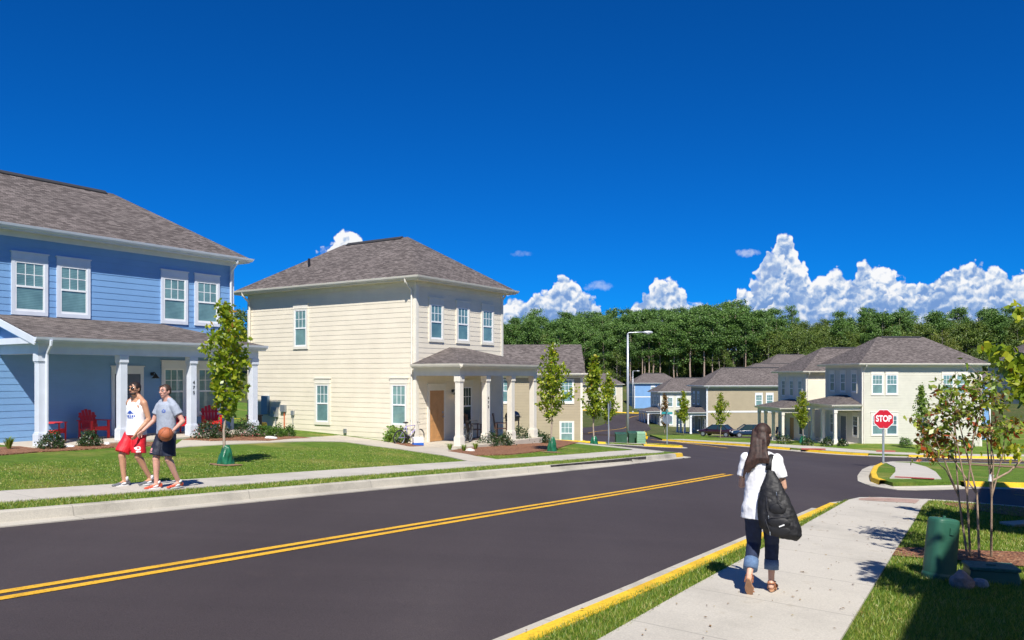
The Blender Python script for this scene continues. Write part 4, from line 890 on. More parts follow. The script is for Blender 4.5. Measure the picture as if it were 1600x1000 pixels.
# big maple whose crown enters at the right edge
def big_maple(label, p, h, cb, rw, seed, nl=10, lsz=.10, lm=L_MAP):
    return place(make_tree('maple_tree', label, 'tree', h, cb, rw, nl, lsz, seed, lm, group=None), p, seed)
t10 = big_maple('yellow-green maple cut off by the right edge, hanging over the lawn', (8.6, 12.2), 4.0, 1.0, 1.75, 51, 15, .10)
t11 = big_maple('maple beside the near sage house, throwing leaf shadows on the sidewalk', (4.6, 4.95), 5.2, 3.3, .90, 61, 6)
t12 = copy_tree(t11); t12['label'] = 'second maple beside the near sage house, throwing the farther leaf shadow'; place(t12, (5.95, 7.1), 1, .92)
# multi-stemmed crape myrtle
def myrtle():
    x, y = SH[0]+.10, SH[1]; t = thing('crape_myrtle', 'thin multi-stemmed small tree with green and red leaves beside the green pedestal', 'tree', (x, y, gz(x, y, 0)))
    r = np.random.default_rng(5); m = MB(); P = []
    tips = [(-.60, .1, 1.75), (-.46, -.1, 2.1), (-.30, .2, 2.35), (-.25, .15, 1.95), (-.08, -.2, 2.25), (.02, .1, 2.45), (.18, .15, 2.2), (.40, 0, 1.8), (-.45, .3, 1.6), (-.62, -.1, 1.4), (.1, -.1, 1.7)]
    stems = [(-.16, .0), (-.10, .05), (-.03, -.03), (-.12, -.04), (.16, .04), (-.05, .04)]
    for i, tp in enumerate(tips):
        s_ = stems[i % 5] if i < 8 else stems[5]
        if tp[0] > 0: s_ = (.165, .04)
        gt = np.array((.18, .05, 1.9) if tp[0] > 0 else [(-.40, .1, 1.9), (-.24, .0, 2.0), (-.12, -.05, 2.0)][i % 3]); s_ = (.165, .04) if tp[0] > 0 else stems[i % 3]
        tp = np.array(tp); b0 = np.array([s_[0], s_[1], -.05]); q1 = b0*.58+gt*.42+np.array([.0, 0, .03]); mid = q1*.5+tp*.5+np.array([(-.02 if tp[0] < 0 else .02), 0, .05])
        pts = [b0, q1, mid, (mid+tp)/2+r.normal(size=3)*.03, tp]; m.tube([tuple(p) for p in pts], [.017, .012, .008, .005, .0025], 7, cap=False)
        for k in range(14):
            u_ = r.uniform(.55, 1); b = mid*(1-u_)+tp*u_ if u_ > .5 else q1*(1-u_)+mid*u_; az = r.uniform(0, 6.28); L = r.uniform(.16, .38); el = r.uniform(-.25, .7)
            d = np.array([math.cos(az)*math.cos(el), math.sin(az)*math.cos(el), math.sin(el)]); e = b+d*L+np.array([0, 0, -.05*L])
            m.tube([tuple(b), tuple((b+e)/2+np.array([0, 0, .03])), tuple(e)], [.004, .003, .0015], 4, cap=False)
            for v_ in np.linspace(.25, 1.05, 13):
                if r.random() < .85: P.append(b+(e-b)*v_+r.normal(size=3)*.028)
    # the long side branch with its spray, bent out to the right
    br = [(.165, .04, 1.0), (.4, .05, 1.12), (.62, .05, 1.32), (.85, .05, 1.62), (1.0, .05, 1.86)]; m.tube(br, [.016, .013, .010, .007, .004], 7, cap=False)
    m.build('stems', LBARK, t, smooth=True); m = MB(); m.tube([(.165-.01, .04, 1.0), (.17, .04, 1.09)], .028, 10); m.build('tree_tag', VINYL, t)
    P = np.array(P); VV, FF = leaves(P, r.uniform(.026, .056, len(P)), r, elong=2.0)
    low = np.clip((2.1-P[:, 2])*.45+.1, 0, .6); tone = np.clip(r.beta(2, 2.2, len(P))*.74+.04+low*(r.random(len(P)) < .5), 0, 1)
    np_mesh('crown', VV, FF, L_RED, t, attr=tone)
    Q = np.array([(.45, .05, 1.42)])+r.normal(size=(70, 3))*np.array([.13, .08, .04]); VV, FF = leaves(Q, r.uniform(.04, .07, 70), r, elong=1.6); np_mesh('leaf_spray', VV, FF, L_MAP, t, attr=r.uniform(.6, .95, 70))
myrtle()

# shrubs
def shrub_mesh(lm, r_, n, lsz, seed, flowers=0, loose=.0):
    r = np.random.default_rng(seed); d = r.normal(size=(n, 3)); d /= np.linalg.norm(d, axis=1)[:, None]; d[:, 2] = np.abs(d[:, 2])*1.5-.35
    k = 1+.16*np.sin(d[:, 0]*5+seed)+.12*np.sin(d[:, 1]*7+2*seed)+.1*np.sin(d[:, 2]*9); P = d*(r_*k*r.uniform(.45, 1, n)**.5)[:, None]+r.normal(size=(n, 3))*loose; P[:, 2] = np.abs(P[:, 2]+r_*.30)*.92
    return P, r
def shrub(name, label, p, r_, lm, n=900, lsz=.035, seed=1, flowers=0, loose=.02, cat='shrub', group=None):
    t = thing(name, label, cat, (p[0], p[1], gz(p[0], p[1], .02)), group=group); P, r = shrub_mesh(lm, r_, n, lsz, seed, loose=loose)
    VV, FF = leaves(P, r.uniform(lsz*.7, lsz*1.3, n), r); np_mesh('foliage', VV, FF, lm, t, attr=r.random(n)*.97)
    m = MB()
    for k in range(7): a = k*.9; m.tube([(0, 0, -.03), (.3*r_*math.cos(a), .3*r_*math.sin(a), r_*.4), (.6*r_*math.cos(a), .6*r_*math.sin(a), r_*.8)], [.012, .008, .004], 5)
    m.build('stem', GBARK, t)
    if flowers:
        i = r.choice(n, flowers); Q = P[i]*1.04; VV, FF = leaves(Q, .05, r, elong=1); np_mesh('flowers', VV, FF, L_ROSE, t, attr=r.random(flowers))
    return t
GS = 'low shrubs planted along the houses'
sp = [((81, 702), .36, L_DRK, 'round dark shrub by the leftmost white column', 1), ((140, 698), .33, L_DRK, 'round dark shrub before the doorside red chair', 2)]
for p, r_, lm, lb, sd in sp: shrub('round_shrub', lb, G(*p), r_, lm, 1300, .035, sd, group=GS)
for i, (p, r_, fl, lb) in enumerate([((322, 686), .42, 22, 'rose bush left of the third blue-house column'), ((345, 685), .36, 16, 'rose bush right of the third blue-house column, behind the maple trunk'), ((385, 683), .42, 30, 'pale-flowered rose bush at the last blue-house column')]):
    shrub('rose_bush', lb, G(*p), r_, L_DRK, 1100, .035, 20+i, fl, .05, group='rose bushes')
for i, (p, r_, lb) in enumerate([((411, 683), .32, 'bright green shrub under the blue-grey cabinet'), ((430, 683), .31, 'bright green shrub between the other two at the meters'), ((451, 682.5), .29, 'bright green shrub at the tip of the mulch bed')]):
    shrub('green_shrub', lb, G(*p), r_, L_BOX, 900, .035, 30+i, group=GS)
shrub('leafy_bush', 'pale green leafy bush beside the blue-and-white bicycle', G(618, 692), .44, L_GRN, 800, .09, 41, loose=.06)
for i, (p, r_, lb) in enumerate([((765, 698), .42, 'dark bush before the black bicycle'), ((788, 697), .38, 'dark bush left of the third cream-house column'), ((812, 693), .5, 'reddish bush right of the third cream-house column'), ((833, 692), .45, 'dark shrub left of the corner maple'), ((848, 693), .34, 'dark shrub touching the corner maple trunk')]):
    shrub('dark_bush', lb, G(*p), r_, L_DRK, 1100, .04, 50+i, loose=.05, group=GS)
for i, (x, y, r_) in enumerate([(30.2, 61.4, .45), (31.8, 61.5, .45), (33.4, 61.6, .45), (35.1, 61.6, .45), (24.5, 62.2, .5), (25.4, 61.5, .4), (23.3, 63.2, .5), (22.4, 66.0, .6)]):
    shrub('round_shrub', ['first small round shrub right of the pale green house corner', 'second small round shrub along the pale green house wall', 'third small round shrub along the pale green house wall', 'small round shrub below the slim tree at the pale green house', 'shrub before the pale green house porch column', 'shrub by the pale green house door', 'shrub left of the pale green house porch', 'shrub by the far cream house column'][i], (x, y), r_, L_DRK if i > 3 else L_BOX, 500, .07, 60+i, group='shrubs before the far houses')
def tuft(name, label, p, h, n, seed, lm=BLADE):
    r = np.random.default_rng(seed); m = []
    x, y = p; z = gz(x, y, .02)
    for i in range(n):
        a = r.uniform(0, 6.28); l = r.uniform(.15, .75)*h; hh = h*r.uniform(.6, 1); d = np.array([math.cos(a), math.sin(a), 0]); s_ = np.array([-d[1], d[0], 0])*.009
        b = np.array([0, 0, 0])+d*.03; q = b+d*l*.4+np.array([0, 0, hh*.75]); e = b+d*l+np.array([0, 0, hh*.85]); m += [b-s_, b+s_, q+s_*.8, q-s_*.8, q-s_*.8, q+s_*.8, e, e]
    VV = np.array(m); o = np_mesh(name, VV, np.arange(len(VV)).reshape(-1, 4), lm, attr=r.uniform(.1, .7, len(VV)//4)); o.location = (x, y, z); return tag(o, label, 'grass tuft', 'ornamental grass tufts')
tuft('grass_tuft', 'spiky grass tuft in the mulch at the far left', G(14, 703), .42, 90, 1)
tuft('grass_tuft', 'small grass tuft left of the cream-house corner column', G(703, 704), .3, 60, 2); tuft('grass_tuft', 'small grass tuft right of the cream-house corner column', G(725, 706), .3, 60, 3); tuft('grass_tuft', 'small grass tuft between the stone and the black bicycle', G(743, 703), .3, 60, 4)
def rock(label, p, r_, col, seed, h=.6):
    m = MB(); m.ell((0, 0, r_*h*.5), (r_, r_*.7, r_*h), nu=14, nv=9); rr = random.Random(seed)
    m.v = [tuple(Vector(v)*(1+.22*mn.noise(Vector(v)/r_*1.3+Vector((seed, 0, 0))))) for v in m.v]
    o = m.build('rock', mat('rock%d' % seed, col, .9, noise=(14, .25), bump=(30, .6)), None, smooth=False); o.location = (p[0], p[1], gz(*p)); tag(o, label, 'rock')
rock('pinkish angular rock in front of the dark green utility box', (4.76+.03, 8.52), .13, (.36, .25, .22), 1, .9); rock('grey rock right of the pinkish rock', (5.03, 8.60), .09, (.30, .31, .33), 2, .8)
rock('white stone in the mulch of the cream house', G(733, 706), .22, (.62, .58, .52), 3, .4); rock('small white stone between the two left shrubs', G(108, 699.5), .14, (.75, .76, .80), 4, .4); rock('small white stone in the mulch right of the dark shrubs', G(167, 696), .09, (.75, .74, .72), 5, .8); rock('flat white stone among the bright green shrubs', G(423, 686), .22, (.70, .70, .68), 6, .3)

# forest on the hill
def crown_pts(kind, r, n):
    P = []
    if kind == 'pine':      # clumps round the upper trunk, trunk height 1
        for i in range(34):
            z = r.uniform(.54, 1.0); q = (z-.54)/.46; w_ = .17*math.sin(min(1, q+.18)*math.pi*.86)**.7+.02; a = r.uniform(0, 6.28); rr = w_*r.uniform(.35, 1.05)
            P.append(np.array([math.cos(a)*rr, math.sin(a)*rr, z])+r.normal(size=(n//34, 3))*np.array([.034, .034, .022]))
        for i in range(4): z = r.uniform(.36, .52); a = r.uniform(0, 6.28); P.append(np.array([math.cos(a)*.07, math.sin(a)*.07, z])+r.normal(size=(n//90, 3))*.022)
    else:
        for i in range(48):
            z = r.uniform(.20, .97); q = (z-.2)/.77; w_ = .33*math.sin(min(1, q*.88+.16)*math.pi)**.6; a = r.uniform(0, 6.28); rr = w_*r.uniform(.3, 1.0)**.6
            P.append(np.array([math.cos(a)*rr, math.sin(a)*rr, z])+r.normal(size=(n//48, 3))*np.array([.042, .042, .030]))
    return np.concatenate(P)
def forest_proto(kind, seed, lm, bark, n, lsz):
    r = np.random.default_rng(seed); name = {'pine': 'pine_tree', 'oak': 'broadleaf_tree'}[kind]; t = thing(name, '', 'tree'); m = MB()
    x = [r.normal()*.008 for _ in range(5)]; m.tube([(0, 0, -.06), (x[0], x[1], .3), (x[2], x[3], .65), (x[4], 0, .97)], [.0105, .009, .007, .002] if kind == 'pine' else [.017, .013, .008, .002], 6)
    for k in range(8 if kind == 'pine' else 12):
        z = r.uniform(.45, .9) if kind == 'pine' else r.uniform(.2, .85); a = r.uniform(0, 6.28); L = r.uniform(.07, .16)*(1 if kind == 'pine' else 1.6); m.tube([(0, 0, z), (math.cos(a)*L, math.sin(a)*L, z+L*.4)], [.004, .001], 4, cap=False)
    m.build('trunk', bark, t); P = crown_pts(kind, r, n); VV, FF = leaves(P, r.uniform(lsz*.6, lsz*1.4, len(P)), r, elong=1.3)
    tone = np.clip(r.random(len(P))*.75+r.normal()*.08+.12, 0, 1); np_mesh('crown', VV, FF, lm, t, attr=tone); return t
protos = {'pine': [forest_proto('pine', 100+i, L_PINE, PBARK, 4600, .0145) for i in range(4)], 'oak': [forest_proto('oak', 200+i, L_DEC, GBARK, 6000, .0165) for i in range(3)], 'yel': [forest_proto('oak', 300, L_YEL, GBARK, 6000, .0165)]}
used = set(); lab = {'pine': 'tall dark green pine with bare trunk in the wood behind the houses', 'oak': 'full-crowned dark green broadleaf tree in the wood behind the houses', 'yel': 'lone yellowish-green broadleaf tree standing out of the wood above the pale green house roof'}
fr_ = random.Random(11); cnt = 0
def ftree(kind, x, y, h):
    global cnt
    i = fr_.randrange(len(protos[kind])); pr = protos[kind][i]; t = pr if (kind, i) not in used else copy_tree(pr); used.add((kind, i))
    t['label'] = lab[kind]; t['group'] = {'pine': 'pines of the wood on the hill', 'oak': 'broadleaf trees of the wood on the hill', 'yel': 'yellowish tree'}[kind]
    t.location = (x, y, gz(x, y, -.2)); t.rotation_euler = (0, 0, fr_.uniform(0, 6.28)); q = fr_.uniform(.85, 1.2) if kind == 'pine' else fr_.uniform(.9, 1.25); t.scale = (h*q, h*q, h); cnt += 1
for row, (Y0, sp_, n) in enumerate([(224, 2.9, 0), (228, 2.6, 0), (234, 3.3, 0), (241, 3.6, 0), (250, 3.9, 0), (261, 4.2, 0), (274, 4.6, 0)]):
    x = -6+row*1.3
    while x < Y0*.70:
        y = Y0+fr_.uniform(-3, 3); px = 800+FPX*x/y
        if px < 1185: kind = 'pine' if fr_.random() < (.86 if px > 880 else .6) else 'oak'
        else: kind = 'oak' if fr_.random() < .82 else 'pine'
        h = fr_.uniform(15.5, 18.5)+(2.5 if 1080 < px < 1160 else 0) if kind == 'pine' else fr_.uniform(10.5, 15)
        if kind == 'oak' and px > 1185: h = fr_.uniform(12, 15.0)
        ftree(kind, x+fr_.uniform(-1, 1), y, h); x += sp_*(1 if kind == 'pine' else 1.45)
for x, y, h in ((-78, 230, 19), (-84, 226, 17), (-72, 236, 18), (-90, 232, 18), (-76, 222, 15)): ftree('oak', x, y, h)
ftree('yel', (1472-800)/FPX*214, 214, 13.5); print('forest', cnt)
for i, (px, Y, h) in enumerate([(1510, 150, 9), (1560, 140, 10), (1590, 160, 11), (1535, 175, 10)]): ftree('oak', (px-800)/FPX*Y, Y, h)
# undergrowth at the foot of the wood
r = np.random.default_rng(8); n = 26000; yy = r.uniform(228, 262, n); xx = r.uniform(-8, .68, n)*1.0; xx = np.where(xx < 0, r.uniform(-8, 170, n), xx*yy); zz_ = T(xx, yy)+r.uniform(0, 1, n)**1.5*(.6+3.6*ss((yy-240)/16)+1.5*np.sin(xx*.4))
VV, FF = leaves(np.c_[xx, yy, zz_], r.uniform(.3, .8, n), r); tag(np_mesh('undergrowth', VV, FF, L_DEC, attr=r.random(n)*.8), 'dark undergrowth between the trunks of the wood', None, None, 'stuff')
# ------------------------------------------------------------------ street furniture and belongings
POLE = mat('galvanised_pole', (.42, .48, .55), .45, .6, noise=(3, .12)); SIGNR = mat('sign_red', (.52, .012, .03), .4, noise=(2, .06)); SIGNW = mat('sign_white', (.82, .82, .82), .4)
TEAL = mat('sign_teal', (.03, .30, .32), .4, noise=(3, .1)); LAMPG = mat('lamp_grey', (.52, .55, .58), .4, .4, noise=(3, .08)); UGREEN = mat('utility_green', (.028, .115, .072), .42, noise=(2.5, .22), bump=(12, .08))
DGREEN = mat('transformer_green', (.03, .09, .055), .5, noise=(2, .2)); PGREEN = mat('pale_green', (.28, .48, .31), .5, noise=(3, .15)); HYD = mat('hydrant_yellow', (.78, .46, .01), .4, noise=(7, .12))
def text_mesh(s, size, ext=.004, space=1.0, bold=0.0):
    cu = bpy.data.curves.new('lettering', 'FONT'); cu.body = s; cu.size = size; cu.extrude = ext; cu.align_x = 'CENTER'; cu.align_y = 'CENTER'; cu.space_character = space; cu.offset = bold
    ob = bpy.data.objects.new('lettering', cu); C.objects.link(ob); dg = bpy.context.evaluated_depsgraph_get(); me = bpy.data.meshes.new_from_object(ob.evaluated_get(dg)); bpy.data.objects.remove(ob); me.materials.clear(); return me
def octagon(r_, y0, y1, m):
    P = [(r_*math.cos(math.pi/8+k*math.pi/4), r_*math.sin(math.pi/8+k*math.pi/4)) for k in range(8)]
    m.add([(x, y0, z) for x, z in P]+[(x, y1, z) for x, z in P], [tuple(range(8)), tuple(range(15, 7, -1))]+[(i, (i+1) % 8, 8+(i+1) % 8, 8+i) for i in range(8)])
def stop_sign(label, x, y, rz, h=2.16, r_=.41, face=True, names=False, z=None):
    z = gz(x, y) if z is None else z; t = thing('stop_sign', label, 'road sign', (x, y, z), rz)
    m = MB(); m.box(-.035, .035, .0, .03, -.3, h-.02); m.box(-.035, -.022, -.02, .0, -.3, h-.02); m.box(.022, .035, -.02, .0, -.3, h-.02); m.build('post', POLE, t)
    c = h-r_*.93; m = MB(); octagon(r_, -.03, -.026, m); o = m.build('sign_back', mat('sign_back_grey', (.20, .24, .30), .5, .3, noise=(3, .1)), t); o.location.z = c
    m = MB(); octagon(r_, -.034, -.0305, m); o = m.build('sign_plate', SIGNW, t); o.location.z = c
    m = MB(); octagon(r_*.94, -.038, -.0345, m); o = m.build('sign_face', SIGNR, t); o.location.z = c
    me = text_mesh('STOP', r_*.74, .002, 1.0, .010); me.materials.append(SIGNW); o = bpy.data.objects.new('lettering', me); link(o, t); o.location = (0, -.041, c+.01); o.rotation_euler = (R_(90), 0, 0); o.scale = (.82, 1.12, 1)
    m = MB()
    for dz in (-r_*.78, r_*.78): m.tube([(0, -.045, c+dz), (0, .03, c+dz)], .014, 8)
    m.build('bolt', POLE, t)
    if names:
        for k, (rr, zz) in enumerate(((0, h+.10), (math.pi/2, h+.30))):
            m = MB(); m.box(-.42, .42, -.006, .006, -.09, .09); o = m.build('name_blade', TEAL, t, bevel=.002); o.location = (0, .01, zz); o.rotation_euler = (0, 0, rr)
        m = MB(); m.box(-.02, .02, -.01, .03, h-.02, h+.4); m.build('bracket', POLE, t)
    return t
x, y = 14.76, 31.8; stop_sign('red STOP sign facing us at the tip of the grass island', x, y, R_(-6))
stop_sign('grey back of a stop sign with two teal name blades, by the yellow hydrant', 12.1, 62.4, R_(160), h=2.35, r_=.40, names=True)
stop_sign('stop sign seen edge-on at the crest of the corner lawn', 5.0, 41.4, R_(98), h=2.35, r_=.38)
stop_sign('stop sign seen edge-on before the pale green house wall', 28.9, 56.3, R_(95), h=2.4, r_=.41)
def lamp(label, x, y, h, arm, rz, z=None):
    t = thing('street_lamp', label, 'street lamp', (x, y, gz(x, y) if z is None else z), rz, 'street lamps')
    m = MB(); m.tube([(0, 0, -.2), (0, 0, h*.5), (0, 0, h-.15)], [.11, .095, .075], 14); m.tube([(0, 0, -.1), (0, 0, .15), (0, 0, .45)], [.17, .165, .11], 14); m.build('pole', LAMPG, t, smooth=True)
    m = MB(); m.tube([(0, 0, h-.3), (0, 0, h-.06), (.08, 0, h), (arm*.6, 0, h+.03), (arm, 0, h+.05)], [.06, .055, .05, .045, .04], 10); m.build('arm', LAMPG, t, smooth=True)
    m = MB(); m.ell((arm+.32, 0, h+.03), (.42, .17, .12)); m.build('lamp_head', mat('lamp_head', (.62, .64, .66), .35, .3, noise=(3, .05)), t, smooth=True)
    m = MB(); m.ell((arm+.34, 0, h-.06), (.2, .12, .08)); m.build('lens', mat('lamp_lens', (.7, .72, .7), .15), t, smooth=True); return t
lamp('tall grey street lamp with a horizontal arm above the green boxes', 9.12, 63.0, 8.65, 1.25, 0)
lamp('distant small street lamp left of the far blue house', 27.5, 182, 9.5, 1.0, .3)
def hydrant(x, y):
    t = thing('fire_hydrant', 'yellow fire hydrant beside the pale green pedestal', 'fire hydrant', (x, y, gz(x, y)), .4); m = MB()
    m.tube([(0, 0, -.1), (0, 0, .04), (0, 0, .05), (0, 0, .55), (0, 0, .56), (0, 0, .60), (0, 0, .72), (0, 0, .78)], [.15, .15, .11, .105, .14, .14, .10, .03], 16); m.build('barrel', HYD, t, smooth=False)
    for s in (-1, 1): m = MB(); m.tube([(s*.08, 0, .42), (s*.17, 0, .42), (s*.172, 0, .42), (s*.22, 0, .42)], [.05, .05, .065, .06], 10); m.build('side_cap', HYD, t)
    m = MB(); m.tube([(0, -.08, .38), (0, -.19, .38), (0, -.192, .38), (0, -.25, .38)], [.07, .07, .085, .08], 10); m.build('front_cap', HYD, t); m = MB(); m.tube([(0, 0, .76), (0, 0, .84)], .03, 5); m.build('bonnet_nut', HYD, t)
    t.scale = (1.15,)*3; return t
hydrant(10.15, 61.2)
def greenbox(label, x, y, w_, d_, h_, mt, rz=0, nm='utility_box'):
    t = thing(nm, label, 'utility box', (x, y, gz(x, y, -.05)), rz); m = MB(); m.box(-w_/2, w_/2, -d_/2, d_/2, 0, h_*.86); m.add([(-w_/2-.02, -d_/2-.02, h_*.86), (w_/2+.02, -d_/2-.02, h_*.86), (w_/2+.02, d_/2+.02, h_), (-w_/2-.02, d_/2+.02, h_), (-w_/2-.02, -d_/2-.02, h_*.83), (w_/2+.02, -d_/2-.02, h_*.83), (w_/2+.02, d_/2+.02, h_*.83), (-w_/2-.02, d_/2+.02, h_*.83)],
        [(0, 1, 2, 3), (7, 6, 5, 4), (0, 4, 5, 1), (1, 5, 6, 2), (2, 6, 7, 3), (3, 7, 4, 0)]); m.build('cabinet', mt, t, bevel=.02)
    m = MB(); m.box(-w_*.42, w_*.42, -d_/2-.012, -d_/2-.001, h_*.1, h_*.78); m.box(-.02, .02, -d_/2-.03, -d_/2-.012, h_*.35, h_*.5); m.build('door', mt, t); m = MB(); m.box(-w_/2-.12, w_/2+.12, -d_/2-.12, d_/2+.12, -.1, .04); m.build('pad', SLAB, t); return t
greenbox('smaller dark green transformer box at the lamp foot, left one', 8.35, 61.3, .85, .7, .85, DGREEN); greenbox('larger dark green transformer box right of the lamp foot', 9.45, 61.6, 1.0, .8, .95, DGREEN)
t = thing('cable_pedestal', 'tall pale green slatted pedestal left of the yellow hydrant', 'pedestal', (9.75, 60.6, gz(9.75, 60.6, -.05)), .1); m = MB(); m.box(-.33, .33, -.2, .2, 0, .95); m.build('housing', PGREEN, t, bevel=.03); m = MB()
for k in range(6): m.box(-.30, .30, -.225, -.2005, .1+k*.13, .16+k*.13)
m.build('louvre', mat('louvre_green', (.20, .36, .23), .5, noise=(4, .1)), t)
# leaning green pedestal, vault box
x, y = G(1466, 903); t = thing('cable_pedestal', 'dark green rounded pedestal leaning beside the sidewalk', 'pedestal', (x, y, gz(x, y, -.06)), .25); t.rotation_euler = (R_(-2), R_(8), .25); t.scale = (.90, .95, .93)
m = MB(); N = 40
def rr_(t_, rx=.185, ry=.135, p=3.2): c, s = math.cos(t_), math.sin(t_); return (rx*math.copysign(abs(c)**(2/p), c), ry*math.copysign(abs(s)**(2/p), s))
rows = [(0, 1.06), (.10, 1.06), (.115, 1.035), (.13, 1.0), (.45, .985), (.735, .96), (.765, .93), (.782, .84), (.79, .6), (.792, .02)]
for z, k in rows:
    for j in range(N): a = rr_(2*math.pi*j/N); m.v.append((a[0]*k, a[1]*k, z))
for i in range(len(rows)-1):
    for j in range(N): m.f.append((i*N+j, i*N+(j+1) % N, (i+1)*N+(j+1) % N, (i+1)*N+j))
m.build('housing', UGREEN, t, smooth=False).modifiers.new('b', 'BEVEL').width = .002
m = MB(); m.tube([(0, 0, .79), (0, 0, .815)], .018, 8); m.box(-.03, .03, -.145, -.132, .60, .68); m.build('latch', UGREEN, t)
x, y = G(1548, 907); t = thing('utility_vault', 'low dark green vault box on the lawn right of the leaning pedestal', 'utility box', (x, y, gz(x, y, -.03)), -.28); m = MB()
w0, d0, h0 = .27, .19, .17; w1, d1 = .235, .155
m.add([(-w0, -d0, 0), (w0, -d0, 0), (w0, d0, 0), (-w0, d0, 0), (-w1, -d1, h0), (w1, -d1, h0), (w1, d1, h0), (-w1, d1, h0)], [(3, 2, 1, 0), (4, 5, 6, 7), (0, 1, 5, 4), (1, 2, 6, 5), (2, 3, 7, 6), (3, 0, 4, 7)]); m.build('base', UGREEN, t, bevel=.012)
m = MB(); m.box(-w1-.02, w1+.02, -d1-.02, d1+.02, h0+.001, h0+.035); m.box(-.05, .05, -.02, .02, h0+.035, h0+.045); m.build('lid', mat('vault_lid', (.035, .13, .10), .6, noise=(20, .3), bump=(60, .3)), t, bevel=.01)
m = MB(); x, y = G(1594, 822); t = thing('stepping_slab', 'pale flat slab in the shaded mulch at the right edge', 'slab', (x, y, gz(x, y, .02)), .3); m.box(-.3, .3, -.15, .15, 0, .05); m.build('slab', SLAB, t, bevel=.01)

# red slatted garden chairs
RED = mat('red_plastic', (.62, .012, .018), .35, noise=(3, .06))
def adirondack(label, p, rz):
    t = thing('garden_chair', label, 'chair', p, rz, 'red garden chairs on the blue porch')
    m = MB()
    for k in range(5):      # fan back
        a = (k-2)*.035; w_ = .056; L = .62-.030*abs(k-2)**1.7; M = Matrix.Translation((0, .20, .34)) @ Matrix.Rotation(R_(-20), 4, 'X') @ Matrix.Rotation(a, 4, 'Y')
        m.box(-w_+(k-2)*.095, w_-.018+(k-2)*.095, -.01, .012, 0, L, M=M)
    m.box(-.27, .27, .215, .24, .34, .44); m.box(-.30, .30, .325, .35, .66, .72); m.build('backrest', RED, t, bevel=.006)
    m = MB()
    for k in range(5): y = -.27+k*.105; m.box(-.26, .26, y, y+.09, .37-.02*k-.01, .39-.02*k-.01)
    m.box(-.27, .27, -.30, -.275, .27, .39); m.build('seat', RED, t, bevel=.005)
    for s in (-1, 1):
        m = MB(); m.box(s*.30-.06, s*.30+.06, -.33, .36, .56, .585); m.build('armrest', RED, t, bevel=.008)
        m = MB(); m.box(s*.29-.045, s*.29+.045, -.30, -.27, 0, .56); m.build('leg', RED, t, bevel=.006)
        m = MB(); M = Matrix.Translation((s*.27, .30, .0)); m.box(-.018, .018, -.02, .07, 0, .56, M=M); m.box(s*.27-.012, s*.27+.012, -.27, .33, .24, .33); m.build('leg', RED, t, bevel=.005)
    return t
def on_blue(a, y, z=0): q = blue.t.matrix_basis @ Vector((BX+a, y, z)); return q
def on_cream(a, y, z=0): return cream.t.matrix_basis @ Vector((a, y, z))
bpy.context.view_layer.update()
from mathutils import Matrix as _Mx
def lw(h, a, y, z=0.004): o = h.t; c, s = math.cos(o.rotation_euler.z), math.sin(o.rotation_euler.z); return (o.location.x+a*c-y*s, o.location.y+a*s+y*c, o.location.z+z)
for a, y, r_, lb in ((.92, -1.0, .8, 'sunlit red slatted chair behind the leftmost white column'), (2.35, -.75, .1, 'red slatted chair against the blue wall left of the door'), (5.0, -1.05, -.3, 'red slatted chair half hidden behind the man with the ball'), (6.45, -1.0, -.5, 'red slatted chair right of the third column, behind the maple')):
    adirondack(lb, lw(blue, BX+a, y), AU+r_)
p = lw(blue, BX+8.35, -1.2, -.1); t = thing('toy_wagon', 'yellow plastic toy wagon at the far end of the blue porch', 'toy', p, AU); m = MB(); m.box(-.3, .3, -.18, .18, .12, .34); m.build('tub', mat('toy_yellow', (.75, .42, .02), .4, noise=(4, .05)), t, bevel=.04)
for sx in (-.2, .2):
    m = MB(); m.tube([(sx, -.21, .09), (sx, -.18, .09)], .09, 12); m.build('wheel', BLACKM, t)
p = lw(blue, BX+7.9, -1.55, -.1); t = thing('storage_bin', 'dark brown bin left of the last blue-porch column', 'bin', p, AU); m = MB(); m.box(-.2, .2, -.2, .2, 0, .6); m.build('body', mat('brown_bin', (.05, .03, .025), .6, noise=(4, .2)), t, bevel=.02); m = MB(); m.box(-.22, .22, -.22, .22, .602, .65); m.build('lid', mat('brown_bin', (.05, .03, .025)), t, bevel=.01)

